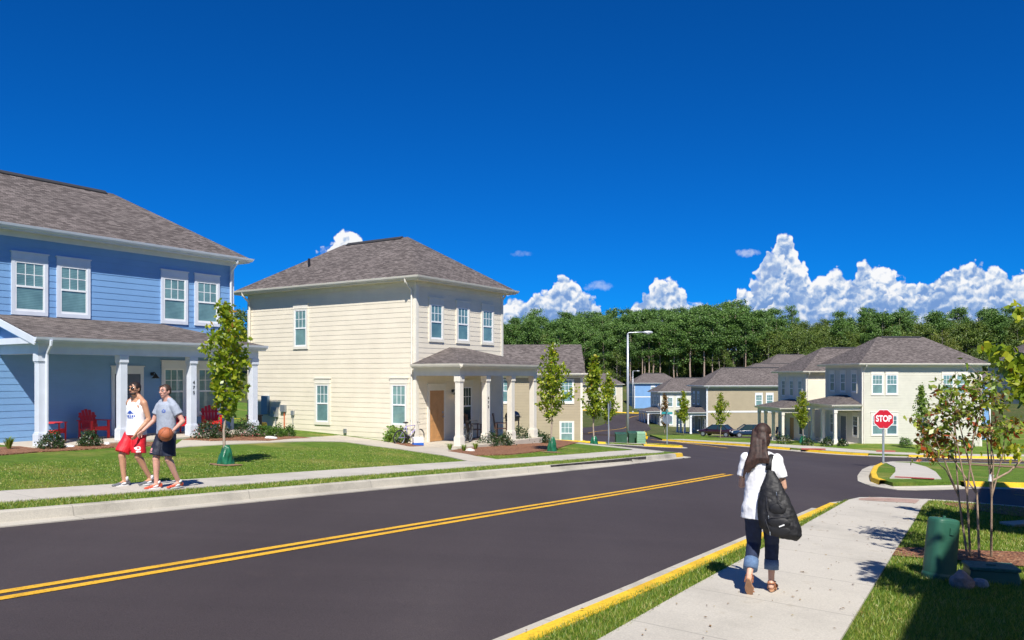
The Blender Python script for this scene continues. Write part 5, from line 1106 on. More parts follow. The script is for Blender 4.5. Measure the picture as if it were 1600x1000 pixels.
def bicycle(label, p, rz, fm, lean=0, wr=.32, seatm=None):
    t = thing('bicycle', label, 'bicycle', p, rz, 'bicycles at the cream house'); t.rotation_euler = (R_(lean), 0, rz); TY = mat('tyre', (.02, .02, .022), .8)
    for x in (-.5, .5):
        m = MB(); N = 28
        for j in range(N+1): pass
        m.tube([(x+wr*math.cos(2*math.pi*j/N), 0, wr+wr*math.sin(2*math.pi*j/N)) for j in range(N+1)], .022, 7, cap=False); w_ = m.build('wheel', TY, t, smooth=True)
        m = MB(); m.tube([(x+(wr-.03)*math.cos(2*math.pi*j/N), 0, wr+(wr-.03)*math.sin(2*math.pi*j/N)) for j in range(N+1)], .010, 6, cap=False)
        for j in range(14): a = 2*math.pi*j/14; m.tube([(x, 0, wr), (x+(wr-.03)*math.cos(a), 0, wr+(wr-.03)*math.sin(a))], .002, 3, cap=False)
        m.tube([(x, -.05, wr), (x, .05, wr)], .02, 8); m.build('rim', GREYM, w_)
    m = MB(); bb = (-.08, 0, .28); st = (-.2, 0, .72); hd = (.34, 0, .74); hb = (.36, 0, .62)
    for a, b, r_ in ((bb, st, .016), (st, hd, .016), (bb, hb, .02), (bb, (-.5, 0, wr), .011), (st, (-.5, 0, wr), .010), (hd, hb, .02), (hb, (.5, 0, wr), .015)): m.tube([a, b], r_, 8)
    m.build('frame', fm, t, smooth=True)
    m = MB(); m.tube([(.34, 0, .74), (.32, 0, .86)], .013, 6); m.tube([(.26, -.28, .88), (.33, -.12, .87), (.34, 0, .87), (.33, .12, .87), (.26, .28, .88)], .012, 6); m.build('handlebar', BLACKM, t)
    m = MB(); m.tube([st, (-.22, 0, .84)], .012, 6); m.ell((-.22, 0, .86), (.13, .07, .035)); m.build('saddle', seatm or BLACKM, t)
    m = MB(); m.tube([(-.08, -.04, .28), (-.08, -.035, .28)], .09, 16); m.tube([(-.08, -.05, .28), (-.02, -.07, .14)], .010, 5); m.tube([(-.08, .05, .28), (-.14, .07, .42)], .010, 5); m.box(-.06, .02, -.13, -.06, .125, .145); m.box(-.18, -.10, .06, .13, .41, .43); m.build('crank', BLACKM, t); return t
bicycle('small white-and-purple bicycle leaning at the corner of the cream house', lw(cream, -.30, .12, -.02), R_(50), mat('purple_frame', (.30, .26, .55), .3, coat=.5, noise=(6, .3)), 5, .29)
bicycle('black bicycle leaning behind the first cream-house column', lw(cream, 1.28, -1.5), R_(78), BLACKM, 6, .33)
p = lw(cream, -.55, -.55, -.03); t = thing('cooler', 'white cooler box with blue base by the cream house corner', 'cooler', p, AU-.6); m = MB(); m.box(-.2, .2, -.14, .14, 0, .12); m.build('base', mat('cooler_blue', (.02, .12, .50), .4, noise=(4, .05)), t, bevel=.02); m = MB(); m.box(-.19, .19, -.13, .13, .122, .34); m.build('box', VINYL, t, bevel=.02)
WOODD = mat('dark_wood', (.09, .045, .03), .5, noise=(6, .3))
def rocker(label, p, rz, wm):
    t = thing('rocking_chair', label, 'chair', p, rz, 'rocking chairs on the porches'); m = MB()
    for k in range(7): x = -.21+k*.07; m.box(x-.016, x+.016, .20, .222, .42, 1.02, M=Matrix.Rotation(R_(-8), 4, 'X'))
    m.box(-.26, .26, .19, .225, 1.0, 1.10, M=Matrix.Rotation(R_(-8), 4, 'X')); m.build('backrest', wm, t); m = MB()
    for k in range(6): y = -.25+k*.085; m.box(-.26, .26, y, y+.07, .41, .43)
    m.build('seat', wm, t)
    for s in (-1, 1):
        m = MB(); m.tube([(s*.26, -.42+.14*i, .03+.012*(i-3)**2) for i in range(7)], .02, 6); m.build('rocker', wm, t); m = MB(); m.box(s*.26-.035, s*.26+.035, -.28, .28, .64, .66); m.build('armrest', wm, t)
        for y in (-.22, .2): m = MB(); m.box(s*.25-.02, s*.25+.02, y-.02, y+.02, .05, .64); m.build('leg', wm, t)
    return t
rocker('low dark rocking chair left of the second cream-house column', lw(cream, 2.75, -.8), AU+.9, WOODD); rocker('dark slatted rocking chair right of the second cream-house column', lw(cream, 3.95, -1.35), AU+.5, WOODD)
p = lw(cream, 4.95, -1.25); t = thing('barbecue_grill', 'black lidded barbecue on the cream porch right of the third column', 'barbecue', p, AU+.2); m = MB(); m.box(-.3, .3, -.22, .22, .68, .86); m.build('firebox', BLACKM, t, bevel=.02)
m = MB(); N = 10; P = [(.24*math.cos(math.pi*j/N), .862+.24*math.sin(math.pi*j/N)) for j in range(N+1)]; m.add([(-.3, y, z) for y, z in P]+[(.3, y, z) for y, z in P], [(i, i+1, N+2+i, N+1+i) for i in range(N)]+[tuple(range(N+1)), tuple(range(N+1, 2*N+2))]); m.build('lid', BLACKM, t)
for s in (-1, 1):
    m = MB(); m.box(s*.47-.15, s*.47+.15, -.18, .18, .82, .85); m.build('side_shelf', mat('grill_grey', (.10, .10, .11), .4, .5, noise=(4, .1)), t)
    for y in (-.18, .18): m = MB(); m.box(s*.27-.02, s*.27+.02, y-.02, y+.02, .05, .68); m.build('leg', BLACKM, t)
m = MB(); m.tube([(-.2, -.27, .93), (.2, -.27, .93)], .012, 6); m.build('handle', GREYM, t)
for a, lb in ((1.2, 'dark rocking chair behind the first column of the far cream house'), (2.8, 'reddish chair behind the middle columns of the far cream house')):
    rocker(lb, lw(c2, a, -1.0), c2.t.rotation_euler.z, mat('red_wood', (.25, .03, .03), .5, noise=(4, .2)) if a > 2 else mat('navy_wood', (.02, .04, .12), .5, noise=(4, .2)))
# cars
def car(label, x, y, rz, paint, L=4.5, W=1.76, H=1.43, hatch=False):
    t = thing('parked_car', label, 'car', (x, y, gz(x, y, .05)), rz, 'cars parked before the tan house'); CG = mat('car_glass', (.02, .04, .05), .05, spec=.9)
    st = [(-L/2, .55, .82, .78), (-L/2+.10, .34, .90, .86), (-L/2+.7, .30, .95, .93), (-.5, .28, .93, .93), (.6, .28, .92, .93), (L/2-1.0, .28, .88, .92), (L/2-.25, .32, .74, .84), (L/2, .45, .62, .66)]
    m = MB(); N = 16
    for (sx, zb, zt, wf_) in st:
        w_ = W/2*wf_; zm = (zb+zt)/2; hh = (zt-zb)/2
        for j in range(N): a = 2*math.pi*(j+.5)/N; c, s = math.cos(a), math.sin(a); m.v.append((sx, w_*math.copysign(abs(c)**.35, c), zm+hh*math.copysign(abs(s)**.45, s)))
    for i in range(len(st)-1):
        for j in range(N): m.f.append((i*N+j, i*N+(j+1) % N, (i+1)*N+(j+1) % N, (i+1)*N+j))
    m.f += [tuple(range(N)), tuple(range((len(st)-1)*N, len(st)*N))]; m.build('body', paint, t, smooth=True)
    x0, x1, x2, x3 = (-L/2+.25, -L/2+.75, .35, 1.15) if hatch else (-L/2+.62, -L/2+1.25, .35, 1.15)
    def cab(k, z0, z1, inset, name, mt):
        m = MB(); wb, wt = W/2*.90+k, W/2*.70+k; m.add([(x0, -wb, z0), (x3, -wb, z0), (x3, wb, z0), (x0, wb, z0), (x1, -wt, z1), (x2, -wt, z1), (x2, wt, z1), (x1, wt, z1)], [(0, 1, 5, 4), (1, 2, 6, 5), (2, 3, 7, 6), (3, 0, 4, 7), (4, 5, 6, 7)]); return m.build(name, mt, t, bevel=.04)
    cab(0, .86, H-.03, 0, 'windows', CG)
    m = MB(); m.box(x1-.06, x2+.06, -W/2*.70, W/2*.70, H-.045, H); m.build('roof', paint, t, bevel=.02)
    m = MB()
    for s in (-1, 1):
        for (a, b) in (((x0, W/2*.905, .88), (x1, W/2*.705, H-.03)), ((x3, W/2*.905, .88), (x2, W/2*.705, H-.03)), ((-.35, W/2*.90, .88), (-.4, W/2*.71, H-.03))): m.tube([(a[0], s*a[1], a[2]), (b[0], s*b[1], b[2])], .035, 5)
    m.build('pillar', paint, t)
    for sx in (-L/2+.78, L/2-.85):
        for s in (-1, 1):
            m = MB(); y0 = s*(W/2-.10); m.tube([(sx, y0-.1, .31), (sx, y0+.105, .31)], .31, 20); q = m.build('wheel', mat('tyre', (.02, .02, .022), .8), t); m = MB(); m.tube([(sx, y0+s*.106, .31), (sx, y0+s*.12, .31)], .19, 12); m.build('rim', GREYM, q)
    for s in (-1, 1):
        m = MB(); m.box(-L/2-.015, -L/2+.14, s*W*.33-.16, s*W*.33+.16, .64, .78); m.build('tail_light', mat('tail_red', (.45, .01, .01), .2, noise=(3, .1)), t, bevel=.02)
        m = MB(); m.box(L/2-.18, L/2-.02, s*W*.33-.17, s*W*.33+.17, .58, .70); m.build('headlight', mat('headlight', (.75, .78, .8), .1), t, bevel=.02); m = MB(); m.ell((.85, s*(W/2+.02), .93), (.06, .09, .06)); m.build('mirror', paint, t, smooth=True)
    m = MB(); m.box(-L/2-.022, -L/2-.005, -.26, .26, .50, .62); m.build('number_plate', SIGNW, t); return t
car('dark maroon sedan seen from behind, parked before the tan house porch', 24.0, 93.5, R_(140), mat('maroon_paint', (.035, .010, .014), .25, coat=1, noise=(1, .1)))
car('dark blue hatchback parked sideways before the wide tan house wall', 26.9, 91.0, R_(176), mat('navy_paint', (.010, .035, .085), .2, coat=1, noise=(1, .1)), L=4.1, H=1.48, hatch=True)
# ------------------------------------------------------------------ people
SKIN1 = mat('tanned_skin', (.50, .26, .155), .5, noise=(9, .10)); SKIN2 = mat('fair_skin', (.60, .32, .24), .5, noise=(9, .12)); SKIN3 = mat('light_skin', (.62, .36, .25), .5, noise=(9, .08))
def remesh(name, m, material, parent, vox=.008, it=4, disp=0, tex=.08, fac=.5):
    me = m.mesh(name); ob = bpy.data.objects.new('tmp', me); C.objects.link(ob); q = ob.modifiers.new('r', 'REMESH'); q.mode = 'VOXEL'; q.voxel_size = vox
    s = ob.modifiers.new('s', 'SMOOTH'); s.iterations = it; s.factor = fac
    if disp:
        tx = bpy.data.textures.new('fold', 'CLOUDS'); tx.noise_scale = tex; tx.noise_depth = 2; d = ob.modifiers.new('d', 'DISPLACE'); d.texture = tx; d.strength = disp; d.texture_coords = 'LOCAL'
    dg = bpy.context.evaluated_depsgraph_get(); me2 = bpy.data.meshes.new_from_object(ob.evaluated_get(dg)); bpy.data.objects.remove(ob); me2.materials.clear(); me2.materials.append(material)
    me2.polygons.foreach_set('use_smooth', [True]*len(me2.polygons)); o = bpy.data.objects.new(name, me2); return link(o, parent)
Vc = Vector
def hand(m, wr, d, n, side, curl=.35, spread=.012, s=1.0):
    """palm + five fingers. wr wrist, d pointing direction, n palm normal (palm side), side: +1 thumb towards n x d"""
    d = Vc(d).normalized(); n = Vc(n); n = (n-d*n.dot(d)).normalized(); b = n.cross(d)*side; wr = Vc(wr)
    for k in (-1, 0, 1): m.cap_(wr+d*.02*s+b*.015*k*s, wr+d*.085*s+b*.024*k*s, .017*s, .0145*s, 8)
    for k, (L, off) in enumerate(((.070, 1.5), (.080, .5), (.075, -.5), (.058, -1.5))):
        p = wr+d*(.088-.004*abs(off))*s+b*off*.019*s; a = curl*.6; dd = (d*math.cos(a)+n*math.sin(a)+b*off*.05).normalized()
        for j, q in enumerate((.45, .32, .26)):
            p2 = p+dd*L*q*s*1.05; m.cap_(p, p2, (.0092-.0008*j)*s, (.0086-.0008*j)*s, 7); p = p2; a += curl; dd = (d*math.cos(a)+n*math.sin(a)).normalized()
    p = wr+d*.03*s+b*.026*s; dd = (d*.72+b*.62+n*.3).normalized(); p2 = p+dd*.040*s; m.cap_(p, p2, .0125*s, .0105*s, 7); dd = (d*.85+b*.2+n*.45).normalized(); m.cap_(p2, p2+dd*.032*s, .0105*s, .0085*s, 7)
def leg(m, hip, knee, ank, toe, k=1.0, foot=True):
    m.cap_(hip, knee, .082*k, .052*k); m.cap_(knee, ank, .050*k, .034*k); kn, an = Vc(knee), Vc(ank); c = kn*.68+an*.32; dd_ = (an-kn).normalized(); bk = Vc((0, -1, 0))-dd_*Vc((0, -1, 0)).dot(dd_); bk = bk.normalized()*.016; m.cap_(c-dd_*.07+bk, c+dd_*.06+bk, .048*k, .038*k)
    if foot: m.cap_(Vc(ank)+Vc((0, -.02, -.04)), toe, .036*k, .026*k); m.cap_(ank, Vc(ank)+Vc((0, -.035, -.05)), .035*k, .034*k)
def head(m, c, yaw=0, s=1.0, beard=0):
    c = Vc(c); M = Matrix.Translation(c) @ Matrix.Rotation(yaw, 4, 'Z'); f = lambda x, y, z: M @ Vc((x*s, y*s, z*s)); R = (0, 0, yaw)
    m.ell(f(0, -.010, .025), (.076*s, .095*s, .092*s), R); m.ell(f(0, .016, -.035), (.060*s, .070*s, .070*s), R); m.ell(f(0, .052, -.085), (.030*s, .028*s, .024*s), R)
    m.cap_(f(0, .088, .012), f(0, .108, -.020), .010*s, .0145*s, 8); m.ell(f(0, .096, -.026), (.019*s, .012*s, .010*s), R); m.ell(f(0, .078, .034), (.048*s, .018*s, .012*s), R)
    m.ell(f(0, .083, -.052), (.024*s, .012*s, .008*s), R); m.ell(f(0, .080, -.064), (.021*s, .011*s, .007*s), R)
    for q in (-1, 1): m.ell(f(q*.076, -.005, -.005), (.010*s, .020*s, .031*s), (0, 0, yaw+q*.25)); m.ell(f(q*.042, .062, -.012), (.02*s, .018*s, .018*s), R)
    return f
def eyes(f, par, s=1.0):
    for q in (-1, 1):
        m = MB(); m.ell(f(q*.030, .0765, .010), (.0115*s,)*3, nu=12, nv=8); e = m.build('eye', mat('eye_white', (.50, .46, .44), .3), par, smooth=True); m = MB(); m.ell(f(q*.030, .088, .010), (.0055*s,)*3, nu=8, nv=6); m.build('iris', mat('iris', (.04, .025, .015), .2), e, smooth=True)
        m = MB(); m.tube([f(q*.014, .096, .034), f(q*.032, .093, .040), f(q*.050, .078, .034)], [.003*s, .0042*s, .002*s], 6); m.build('eyebrow', mat('brow', (.03, .018, .010), .8), par)
    m = MB(); m.tube([f(-.020, .091, -.058), f(0, .097, -.057), f(.020, .091, -.058)], [.0015*s, .0035*s, .0015*s], 6); m.build('lips', mat('lips', (.36, .10, .085), .5), par)
def haircap(name, f, material, par, s=1.0, seed=1, low=-.03, vol=1.0):
    m = MB(); m.ell(f(0, -.018, .036), (.083*s*vol, .096*s*vol, .088*s*vol)); m.ell(f(0, -.050, -.005), (.074*s*vol, .062*s*vol, .070*s)); r = random.Random(seed)
    for q in (-1, 1): m.ell(f(q*.066, .012, .030), (.014*s, .030*s, .034*s))
    for i in range(34):
        a = r.uniform(0, 6.28); z = r.uniform(.2, 1.0); x = math.cos(a)*.07*math.sqrt(1-z*z*.8); y = math.sin(a)*.085*math.sqrt(1-z*z*.8)-.015; m.cap_(f(x, y, .03+.078*z), f(x*1.06+.012, y*1.05+.02, .036+.086*z), .011*s, .006*s, 6)
    return remesh(name, m, material, par, .005, 2)
def shoe(par, ank, fwd, base, sole, L=.29, tilt=0):
    """upper, sole and swoosh-free side stripe; ank: ankle point at heel side"""
    t = Matrix.Translation(ank) @ fwd.to_track_quat('Y', 'Z').to_matrix().to_4x4(); m = MB(); g = lambda x, y, z: t @ Vc((x, y, z))
    for (y0, w_, h_, z_) in ((-.06, .036, .045, -.045), (-.02, .040, .050, -.040), (.03, .042, .042, -.050), (.08, .044, .034, -.058), (.13, .045, .028, -.064), (.175, .038, .022, -.068)): m.ell(g(0, y0, z_), (w_, .055, h_), t.to_euler(), nu=12, nv=8)
    m.tube([g(0, -.035, -.02), g(0, -.035, .022)], .042, 12)
    up = remesh('shoe', m, base, par, .006, 3); m = MB(); N = 20; rows = []
    for z in (-.098, -.092, -.074, -.070):
        k = .96 if z in (-.098, -.070) else 1.0
        for j in range(N): a = 2*math.pi*j/N; c, s = math.cos(a), math.sin(a); y = .055+.148*s*k; w_ = (.047 if s > -.2 else .041)*k; m.v.append(tuple(g(w_*c, y, z)))
    for i in range(3):
        for j in range(N): m.f.append((i*N+j, i*N+(j+1) % N, (i+1)*N+(j+1) % N, (i+1)*N+j))
    m.f += [tuple(range(N)), tuple(range(3*N, 4*N))]; m.build('sole', sole, up); m = MB()
    for q in (-1, 1): m.add([g(q*.0465, .0, -.055), g(q*.047, .10, -.062), g(q*.045, .085, -.046), g(q*.0455, -.01, -.030), g(q*.035, .03, -.03)], [(0, 1, 2, 4, 3)])
    m.build('side_flash', SIGNW, up, recalc=False); return up
def decal(name, src, test, material, off=.0015):
    """a print on cloth: lifts the faces of src whose centre passes test, 1.5 mm proud"""
    me = src.data; bm = bmesh.new(); bm.from_mesh(me); bm.normal_update(); kill = [f for f in bm.faces if not test(f.calc_center_median(), f.normal)]
    bmesh.ops.delete(bm, geom=kill, context='FACES')
    for v in bm.verts: v.co += v.normal*off
    m2 = bpy.data.meshes.new(name); bm.to_mesh(m2); bm.free(); m2.materials.clear(); m2.materials.append(material); return link(bpy.data.objects.new(name, m2), src)
HB = mat('dark_brown_hair', (.018, .010, .007), .55, noise=(30, .4)); HB2 = mat('brown_hair', (.05, .026, .014), .55, noise=(30, .4)); SOCK = mat('white_sock', (.75, .75, .74), .8, noise=(20, .05))
WCOT = mat('white_cotton', (.80, .81, .84), .85, noise=(12, .03)); GCOT = mat('grey_cotton', (.33, .37, .44), .9, noise=(40, .08)); REDS = mat('red_mesh', (.62, .012, .025), .6, noise=(10, .06)); NAVY = mat('navy_mesh', (.012, .016, .034), .6, noise=(10, .1))
BLUEP = mat('blue_print', (.03, .09, .42), .6); WHP = mat('white_print', (.80, .70, .70), .6); REDP2 = mat('red_print', (.62, .10, .12), .6)
def person(label, p, rz, s=1.0):
    return thing('person', label, 'person', (p[0], p[1], p[2]), rz, None, s)
HEAD = math.atan2(U[1], U[0])+math.pi/2      # local +Y looks down the street towards us
# --- man in white tank top and red shorts
x, y = XY(7.98, 12.99); P1 = person('man in white tank top, sunglasses and red shorts walking left, in front of the porch', (x, y, gz(x, y, .022)), HEAD+.10, 1.0)
m = MB(); f1 = head(m, (.0, .03, 1.665), .22, 1.03)
m.cap_((0, -.01, 1.47), (0, .015, 1.59), .060, .056); m.ell((0, -.005, 1.33), (.165, .108, .16)); m.ell((0, 0, 1.17), (.145, .100, .16)); m.ell((0, -.01, 1.0), (.155, .108, .13)); m.ell((0, -.015, 1.445), (.15, .075, .055))
for q in (-1, 1): m.ell((q*.175, -.01, 1.43), (.062, .058, .062)); m.ell((q*.075, .068, 1.36), (.085, .030, .055)); m.cap_((q*.04, -.02, 1.545), (q*.15, -.015, 1.455), .040, .050)
leg(m, (.09, .02, .93), (.105, .20, .52), (.105, .15, .115), (.11, .28, .035), 1.10); leg(m, (-.09, -.01, .93), (-.10, .04, .51), (-.105, -.19, .13), (-.11, -.07, .035), 1.10)
m.cap_((-.195, -.01, 1.42), (-.25, -.06, 1.14), .054, .040); m.cap_((-.25, -.06, 1.14), (-.235, .14, .955), .040, .027); m.ell((-.25, -.02, 1.10), (.036, .05, .06)); hand(m, (-.233, .152, .94), (.06, .42, -.75), (.9, .2, 0), -1, .45)
m.cap_((.195, -.01, 1.42), (.26, -.12, 1.15), .054, .040); m.cap_((.26, -.12, 1.15), (.27, -.13, .90), .040, .027); hand(m, (.27, -.13, .885), (.02, .1, -1), (-1, .2, 0), 1, .4)
remesh('body', m, SKIN1, P1, .007, 3)
haircap('hair', f1, HB, P1, 1.03, 3, vol=1.02); eyes(f1, P1, 1.03)
m = MB()
for i in range(9): a = -1.25+2.5*i/8; m.cap_(f1(.058*math.sin(a), .028+.056*math.cos(a), -.062-.014*math.cos(a)), f1(.050*math.sin(a), .028+.058*math.cos(a), -.088), .013, .011, 6)
m.cap_(f1(-.02, .094, -.043), f1(.02, .094, -.043), .005, .005, 6); remesh('beard', m, HB, P1, .005, 2)
m = MB()
for q in (-1, 1): m.ell(f1(q*.033, .093, .010), (.028, .010, .019), (0, 0, .22-q*.25)); m.tube([f1(q*.060, .083, .016), f1(q*.080, .03, .014), f1(q*.080, -.02, .008)], .0035, 5)
m.tube([f1(-.01, .102, .016), f1(.01, .102, .016)], .003, 5); m.build('sunglasses', mat('sunglass_black', (.008, .008, .01), .12, spec=.8), P1, smooth=True)
m = MB(); m.tube([(0, .0, .88), (0, .0, 1.0), (0, 0, 1.15), (0, .005, 1.28), (0, .0, 1.36), (0, .0, 1.425)], [.205, .195, .180, .183, .172, .135], 22, sq=(1, .76))
for q in (-1, 1): m.tube([(q*.105, .055, 1.30), (q*.115, .045, 1.42), (q*.118, -.01, 1.492), (q*.11, -.06, 1.42), (q*.10, -.075, 1.28)], .036, 10); m.ell((q*.07, .065, 1.34), (.085, .052, .07)); m.ell((0, .05, 1.385), (.10, .072, .062)); m.ell((0, -.05, 1.40), (.11, .05, .07))
tk = remesh('tank_top', m, WCOT, P1, .008, 3, .012, .09)
def tree_print(c, n):
    if n.y < .1: return False
    x, z = c.x+.03, c.z-1.245; tri = (0 < z < .055 and abs(x) < .055*(1-z/.055)+.012) or (-.02 < z <= 0 and abs(x) < .008); word = (-.055 < z < -.022 and abs(x) < .085 and math.sin(c.x*150) > -.55) or (-.078 < z < -.062 and abs(x) < .06)
    return tri or word
decal('print', tk, tree_print, BLUEP)
m = MB(); m.tube([(0, 0, .84), (0, -.005, .92), (0, -.005, 1.03)], [.19, .19, .168], 20, sq=(1, .76)); m.tube([(.085, .01, .93), (.10, .12, .72), (.108, .19, .58)], [.105, .115, .122], 16); m.tube([(-.085, 0, .93), (-.10, .02, .72), (-.105, .03, .57)], [.105, .115, .122], 16)
sh = remesh('shorts', m, REDS, P1, .008, 3, .016, .10)
decal('crest', sh, lambda c, n: (n.x < -.2 or n.y > .3) and ((c.z-.655)**2+(c.y-.10)**2 < .036**2 and not ((c.z-.66)**2+(c.y-.10)**2 < .014**2) or abs(c.z-.60) < .011 and abs(c.y-.10) < .03) and c.x < -.08, WHP)
SHG = mat('grey_shoe', (.13, .14, .155), .6, noise=(12, .2))
for a, fw in (((.105, .15, .100), Vc((.05, 1, .02))), ((-.105, -.185, .100), Vc((-.05, 1, 0)))):
    shoe(P1, a, fw, SHG, SIGNW); m = MB(); m.tube([(a[0], a[1]-.03, a[2]-.01), (a[0], a[1]-.02, a[2]+.06)], [.046, .044], 14); m.build('sock', SOCK, P1, smooth=True)
m = MB(); m.tube([f1(-.02, -.075, -.055), f1(.0, -.105, -.045), f1(.03, -.08, -.06)], [.02, .03, .02], 8); m.build('cap_strap', REDS, P1, smooth=True)
# --- man in grey t-shirt with the basketball
x, y = XY(8.12, 12.33); P2 = person('man in grey t-shirt and navy shorts carrying a basketball under his arm', (x, y, gz(x, y, .022)), HEAD+.05, .985)
m = MB(); f2 = head(m, (0, .03, 1.665), .20, 1.03)
m.cap_((0, -.01, 1.47), (0, .015, 1.59), .062, .058); m.ell((0, -.005, 1.30), (.17, .115, .19)); m.ell((0, 0, 1.08), (.16, .115, .16)); m.ell((0, -.01, .97), (.16, .11, .12)); m.ell((0, -.01, 1.44), (.15, .078, .055))
for q in (-1, 1): m.ell((q*.175, -.01, 1.42), (.06, .058, .062)); m.cap_((q*.04, -.02, 1.545), (q*.15, -.015, 1.455), .040, .050)
leg(m, (.09, .02, .93), (.10, .13, .51), (.10, .12, .115), (.11, .25, .035), 1.13); leg(m, (-.09, 0, .93), (-.105, .04, .51), (-.11, -.15, .125), (-.115, -.02, .035), 1.13)
m.cap_((-.195, -.01, 1.41), (-.315, -.09, 1.16), .053, .041); m.cap_((-.315, -.09, 1.16), (-.345, .10, 1.03), .041, .028)
m.cap_((.195, -.01, 1.41), (.27, .05, 1.16), .053, .041); m.cap_((.27, .05, 1.16), (.275, .25, 1.00), .041, .028); hand(m, (.275, .265, .985), (-.05, .75, -.55), (-.9, 0, -.2), 1, .5)
bc = Vc((-.235, .15, .97)); bn = Vc((.85, .25, -.15)); hand(m, (-.352, .115, 1.015), (.05, .62, -.75), bn, -1, .55, s=1.05)
remesh('body', m, SKIN2, P2, .007, 3); haircap('hair', f2, HB2, P2, 1.03, 7); eyes(f2, P2, 1.03)
m = MB(); m.tube([(0, .0, .94), (0, .0, 1.05), (0, 0, 1.2), (0, .0, 1.34), (0, -.005, 1.44), (0, -.01, 1.49)], [.195, .192, .188, .19, .165, .085], 24, sq=(1, .72))
m.ell((0, -.01, 1.44), (.165, .09, .066))
for q in (-1, 1): m.cap_((q*.055, -.02, 1.525), (q*.15, -.015, 1.46), .050, .062)
for q, el in ((-1, (-.262, -.05, 1.27)), (1, (.236, .02, 1.27))): m.ell((q*.178, -.01, 1.415), (.076, .076, .076)); m.tube([(q*.12, -.01, 1.43), (q*.19, -.01, 1.41), el], [.07, .075, .078], 14)
ts = remesh('t_shirt', m, GCOT, P2, .008, 4, .014, .09); decal('emblem', ts, lambda c, n: n.y > .2 and .018**2 < (c.x+.09)**2+(c.z-1.335)**2 < .03**2 or n.y > .2 and abs(c.x+.09) < .03 and abs(c.z-1.318) < .005, BLUEP)
m = MB(); m.tube([(0, 0, .84), (0, 0, .92), (0, 0, 1.0)], [.185, .185, .17], 20, sq=(1, .76)); m.tube([(.085, .01, .93), (.098, .08, .72), (.103, .12, .57)], [.102, .112, .116], 16); m.tube([(-.085, 0, .93), (-.102, .025, .72), (-.108, .035, .56)], [.102, .112, .116], 16)
sh = remesh('shorts', m, NAVY, P2, .008, 3, .014, .10); decal('crest', sh, lambda c, n: n.y > .1 and c.x > 0 and ((c.x-.115)**2+(c.z-.68)**2 < .026**2 or abs(c.z-.635) < .008 and abs(c.x-.115) < .04), mat('pink_print', (.70, .30, .32), .6))
ORS = mat('orange_shoe', (.62, .10, .05), .6, noise=(45, .5))
for a, fw in (((.10, .12, .100), Vc((.05, 1, 0))), ((-.11, -.145, .100), Vc((-.05, 1, 0)))):
    shoe(P2, a, fw, ORS, SIGNW); m = MB(); m.tube([(a[0], a[1]-.03, a[2]-.01), (a[0], a[1]-.02, a[2]+.03)], [.047, .045], 14); m.build('sock', SOCK, P2, smooth=True)
# the ball, held
t = thing('basketball', 'orange basketball held at the hip of the man in grey', 'ball', (0, 0, 0)); Mw = Matrix.Translation(P2.location) @ Matrix.Rotation(P2.rotation_euler.z, 4, 'Z') @ Matrix.Scale(.985, 4); t.location = Mw @ Vc((-.275, .215, .955))
m = MB(); m.ell((0, 0, 0), (.119,)*3, nu=28, nv=18); m.build('ball', mat('basketball_orange', (.42, .12, .045), .6, noise=(60, .1), bump=(150, .3)), t, smooth=True); m = MB()
for ax in range(2):
    m.tube([((.1195*math.cos(2*math.pi*j/40)), .1195*math.sin(2*math.pi*j/40)*(ax == 0), .1195*math.sin(2*math.pi*j/40)*(ax == 1)) for j in range(41)], .0022, 5, cap=False)
for q in (-1, 1): m.tube([(q*.06+q*.03*math.cos(4*math.pi*j/40), .1, 0) if False else (q*(.055+.025*math.cos(2*2*math.pi*j/40)), math.sqrt(max(0, .1197**2-(q*(.055+.025*math.cos(4*math.pi*j/40)))**2))*math.cos(2*math.pi*j/40), math.sqrt(max(0, .1197**2-(.055+.025*math.cos(4*math.pi*j/40))**2))*math.sin(2*math.pi*j/40)) for j in range(41)], .0022, 5, cap=False)
m.build('seams', BLACKM, t, smooth=True); t.rotation_euler = (.5, .3, .4)
# --- woman with the black bag
JEAN = mat('dark_jeans', (.012, .022, .060), .8, noise=(25, .25), bump=(220, .1)); CUFF = mat('jeans_cuff', (.10, .17, .30), .85, noise=(60, .2)); BAGM = mat('black_nylon', (.008, .008, .010), .6, noise=(12, .3), bump=(25, .25)); SANDM = mat('tan_leather', (.36, .13, .05), .5, noise=(12, .15)); WH2 = mat('white_tee', (.82, .82, .84), .85, noise=(14, .03))
x, y = 2.42, 7.76; P3 = person('woman with long brown hair, white t-shirt and black sling bag walking away on the sidewalk', (x, y, gz(x, y, .022)), -R_(24), .925)
m = MB(); f3 = head(m, (.01, .06, 1.655), -.35, 1.0); eyes_par = P3
m.cap_((0, -.01, 1.45), (0, .03, 1.58), .048, .046); m.ell((0, -.005, 1.30), (.145, .10, .18)); m.ell((0, 0, 1.12), (.125, .09, .14)); m.ell((0, -.02, .95), (.165, .115, .13)); m.ell((0, -.01, 1.425), (.135, .065, .05))
for q in (-1, 1): m.ell((q*.155, -.01, 1.40), (.05, .048, .052)); m.ell((q*.07, .085, 1.29), (.06, .05, .06)); m.ell((q*.075, -.06, .90), (.085, .075, .09))
leg(m, (.085, .02, .90), (.085, .17, .50), (.085, .13, .10), (.095, .27, .035), .92)
leg(m, (-.085, 0, .90), (-.085, .06, .50), (-.095, -.22, .215), (0, 0, 0), .92, foot=False)
m.cap_((-.095, -.245, .20), (-.10, -.195, .075), .031, .028, 8); m.cap_((-.10, -.195, .08), (-.10, -.15, .035), .028, .016, 8); m.cap_((-.095, -.22, .21), (-.095, -.27, .19), .032, .028, 8)
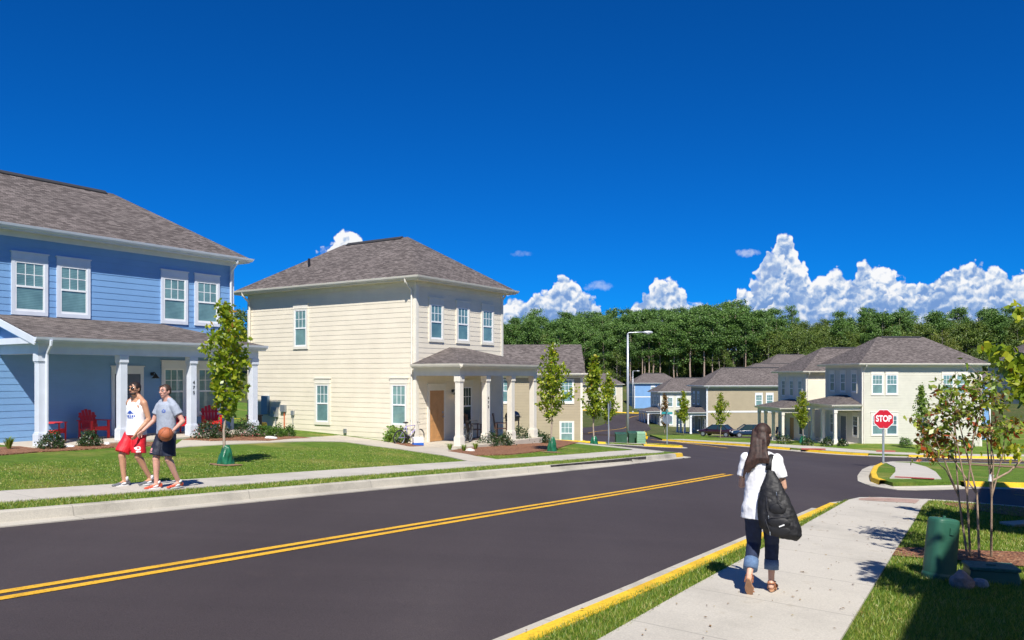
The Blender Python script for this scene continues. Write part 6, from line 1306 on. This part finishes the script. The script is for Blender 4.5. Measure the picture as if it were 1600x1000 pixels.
for q, el, wr in ((-1, (-.205, .02, 1.115), (-.15, .235, 1.13)), (1, (.22, .02, 1.115), (.10, .26, 1.16))):
    m.cap_((q*.168, -.01, 1.385), el, .043, .034); m.cap_(el, wr, .034, .023); hand(m, Vc(wr)+Vc((0, .012, 0)), (-q*.55, .75, .25), (-q*.5, -.2, .8), q, .5, s=.92)
remesh('body', m, SKIN3, P3, .007, 3); eyes(f3, P3, 1.0)
m = MB(); m.tube([(0, 0, .79), (0, 0, .98), (0, 0, 1.12), (0, 0, 1.28), (0, -.005, 1.37), (0, -.01, 1.44), (0, -.005, 1.475)], [.205, .185, .168, .170, .165, .125, .068], 24, sq=(1, .74)); m.ell((0, .06, 1.28), (.12, .06, .08)); m.tube([(0, -.03, .79), (0, -.03, .90), (0, -.01, 1.02)], [.205, .200, .165], 24, sq=(1, .86)); m.ell((0, -.012, 1.425), (.15, .084, .060)); m.ell((-.158, -.01, 1.398), (.060, .064, .066)); m.ell((.158, -.01, 1.398), (.060, .064, .066))
for q, el in ((-1, (-.195, 0, 1.215)), (1, (.20, 0, 1.215))): m.tube([(q*.10, -.01, 1.405), (q*.16, -.01, 1.385), el], [.055, .060, .062], 14)
remesh('t_shirt', m, WH2, P3, .008, 3, .020, .11)
m = MB(); m.tube([(0, -.02, .82), (0, -.015, .90), (0, -.01, 1.0)], [.172, .172, .155], 20, sq=(1, .74))
for q in (-1, 1): m.ell((q*.075, -.07, .885), (.088, .078, .095))
RK, RA = Vc((.085, .17, .50)), Vc((.085, .13, .10)); LK_, LA = Vc((-.085, .06, .50)), Vc((-.095, -.22, .215))
m.cap_((.085, .01, .90), RK, .100, .076); m.cap_((-.085, -.01, .90), LK_, .100, .076); m.tube([RK, RK.lerp(RA, .55)], [.075, .066], 16); m.tube([LK_, LK_.lerp(LA, .66)], [.075, .066], 16); m.cap_(RK+Vc((0,-.012,-.03)), RK.lerp(RA,.35)+Vc((0,-.012,0)), .062,.058); m.cap_(LK_+Vc((0,-.012,-.03)), LK_.lerp(LA,.4)+Vc((0,-.012,0)), .062,.058)
remesh('jeans', m, JEAN, P3, .007, 3, .010, .06)
for K, A_, a, b in ((RK, RA, .44, .70), (LK_, LA, .50, .80)):
    m = MB(); p0, p1 = K.lerp(A_, a), K.lerp(A_, b); d = (p1-p0); m.tube([p0, p0+d*.02, p0+d*.5, p1, p1-d*.03], [.068, .074, .076, .074, .055], 18); m.build('cuff', CUFF, P3, smooth=True)
# hair: cap plus long strands falling down the back and over the left shoulder
m = MB(); m.ell(f3(0, -.016, .030), (.088, .100, .092), (0, 0, -.35)); m.ell((.0, .0, 1.60), (.092, .085, .10)); r = random.Random(4)
for i in range(90):
    u_ = i/89; a = -2.5+5.0*u_*.62+r.uniform(-.12, .12); st = f3(.070*math.cos(a*.9-1.2), -.03-.055*abs(math.sin(a)), .055-.03*r.random()); side = -1 if u_ < .62 else 1
    ex = -.135+.215*u_+r.uniform(-.012, .012); ez = (1.19+.13*u_+r.uniform(-.03, .03)); mid = Vc((ex*.72+.002, -.100-r.uniform(0, .018), 1.48)); left = max(0, .55-u_)*2; lo = Vc((ex*1.02, -.128-r.uniform(0, .014), 1.42-.05*left)); e = Vc((ex*1.1-.02*left, -.130-r.uniform(0, .014), 1.365-.16*left*r.uniform(.5, 1)))
    m.tube([st, st.lerp(mid, .5)+Vc((0, -.020, .0)), mid, lo, e], [.015, .020, .018, .015, .004], 6)
hair = remesh('hair', m, mat('long_brown_hair', (.036, .016, .011), .62, noise=(38, .6)), P3, .006, 6)
# the sling bag
t = thing('sling_bag', 'large black sling bag hanging from the right shoulder of the woman', 'bag', P3.location, P3.rotation_euler.z, None, .925)
m = MB(); sp = [(.115, -.135, 1.30), (.125, -.155, 1.22), (.140, -.175, 1.10), (.165, -.190, .96), (.195, -.200, .80), (.215, -.205, .70), (.225, -.200, .64)]; wd = [.035, .072, .130, .180, .212, .205, .150]; dp = [.025, .045, .070, .090, .105, .105, .075]
N = 20
for c, a, b in zip(sp, wd, dp):
    for j in range(N): q = 2*math.pi*j/N; cc, s_ = math.cos(q), math.sin(q); m.v.append((c[0]+a*math.copysign(abs(cc)**.8, cc), c[1]-.02+b*math.copysign(abs(s_)**.8, s_), c[2]-.035*cc*(a/.19)))
for i in range(len(sp)-1):
    for j in range(N): m.f.append((i*N+j, i*N+(j+1) % N, (i+1)*N+(j+1) % N, (i+1)*N+j))
m.f += [tuple(range(N)), tuple(range((len(sp)-1)*N, len(sp)*N))]; bd = remesh('bag_body', m, BAGM, t, .008, 5, .018, .07)
m = MB(); N = 16
for c, a, b in (((.19, -.30, .93), .085, .02), ((.205, -.315, .80), .115, .028), ((.212, -.315, .72), .11, .024)): m.ell(c, (a, b, .06))
remesh('pocket', m, BAGM, t, .007, 3)
m = MB()
S_ = [(.085, -.135, 1.30), (.088, -.115, 1.39), (.100, -.055, 1.452), (.105, .02, 1.452), (.10, .09, 1.37), (.13, .13, 1.22), (.20, .10, 1.0), (.26, -.05, .80), (.26, -.13, .72)]
m.tube(curve(S_, 4) if False else S_, [.03]*3+[.028]*6, 10, sq=(1, .28)); m.build('strap', BAGM, t, smooth=True)
m = MB()
for (a, b) in (((.075, -.235, 1.10), (.105, -.315, .86)), ((.175, -.250, 1.10), (.235, -.325, .95)), ((.10, -.335, .845), (.31, -.325, .875)), ((.06, -.29, .86), (.12, -.325, .70))): m.tube([a, ((a[0]+b[0])/2, min(a[1], b[1])-.006, (a[2]+b[2])/2), b], .0035, 5)
m.build('zip', mat('zip_grey', (.10, .10, .11), .35, .6, noise=(9, .1)), t); m = MB()
for a in ((.175, -.262, 1.095), (.105, -.322, .86), (.12, -.330, .70)): m.cap_(a, (a[0]+.004, a[1]-.004, a[2]-.028), .005, .004, 6)
m.build('zip_pull', GREYM, t); m = MB(); m.box(-.028, .028, -.002, .002, -.006, .006, M=Matrix.Translation((.235, -.345, .775)) @ Matrix.Rotation(-.45, 4, 'Y')); m.build('tag', SIGNW, t)
# sandals
def sandal(a, M):
    m = MB(); N = 20; g = lambda x, y, z: M @ Vc((x, y, z))
    for z in (-.012, .006):
        for j in range(N): q = 2*math.pi*j/N; c, s = math.cos(q), math.sin(q); m.v.append(tuple(g((.044 if s > -.1 else .034)*c, .055+.128*s, z)))
    m.f += [tuple(range(N)), tuple(range(N, 2*N))]+[(j, (j+1) % N, N+(j+1) % N, N+j) for j in range(N)]; o = m.build('sandal', mat('sandal_sole', (.46, .25, .14), .7, noise=(20, .15)), P3, bevel=.002)
    m = MB()
    for y0, h_ in ((.13, .030), (.085, .042)): m.tube([g(.042*math.cos(k), y0+.012*math.sin(k), .004+h_*math.sin(k)) for k in np.linspace(0, math.pi, 9)], .007, 6)
    m.tube([g(.036*math.cos(k), -.03+.040*math.sin(k)*-1 if False else -.025-.028*math.sin(k), .075) for k in np.linspace(0, math.pi, 8)]+[g(-.036, .02, .082), g(0, .038, .085), g(.036, .02, .082), g(.036, -.025, .075)], .0065, 6); m.tube([g(.035, -.02, .07), g(.040, -.01, .0)], .006, 5); m.tube([g(-.035, -.02, .07), g(-.040, -.01, .0)], .006, 5)
    m.build('sandal_strap', SANDM, o, smooth=True)
sandal(0, Matrix.Translation((.09, .115, .014)) @ Matrix.Rotation(-.05, 4, 'Z'))
d_ = (Vc((-.10, -.14, .018))-Vc((-.093, -.262, .175))); L_ = d_.length
Mq = Matrix.Translation((-.095, -.262, .150)) @ Matrix.Rotation(R_(-56), 4, 'X'); sandal(1, Mq)
m = MB(); m.box(-.037, .037, -.004, .004, -.075, .075, M=Matrix.Translation((-.015, .335, 1.215)) @ Matrix.Rotation(.5, 4, 'X')); t = thing('phone', 'phone held in front of the woman with both hands', 'phone', P3.location, P3.rotation_euler.z, None, .945); m.build('handset', BLACKM, t, bevel=.003)
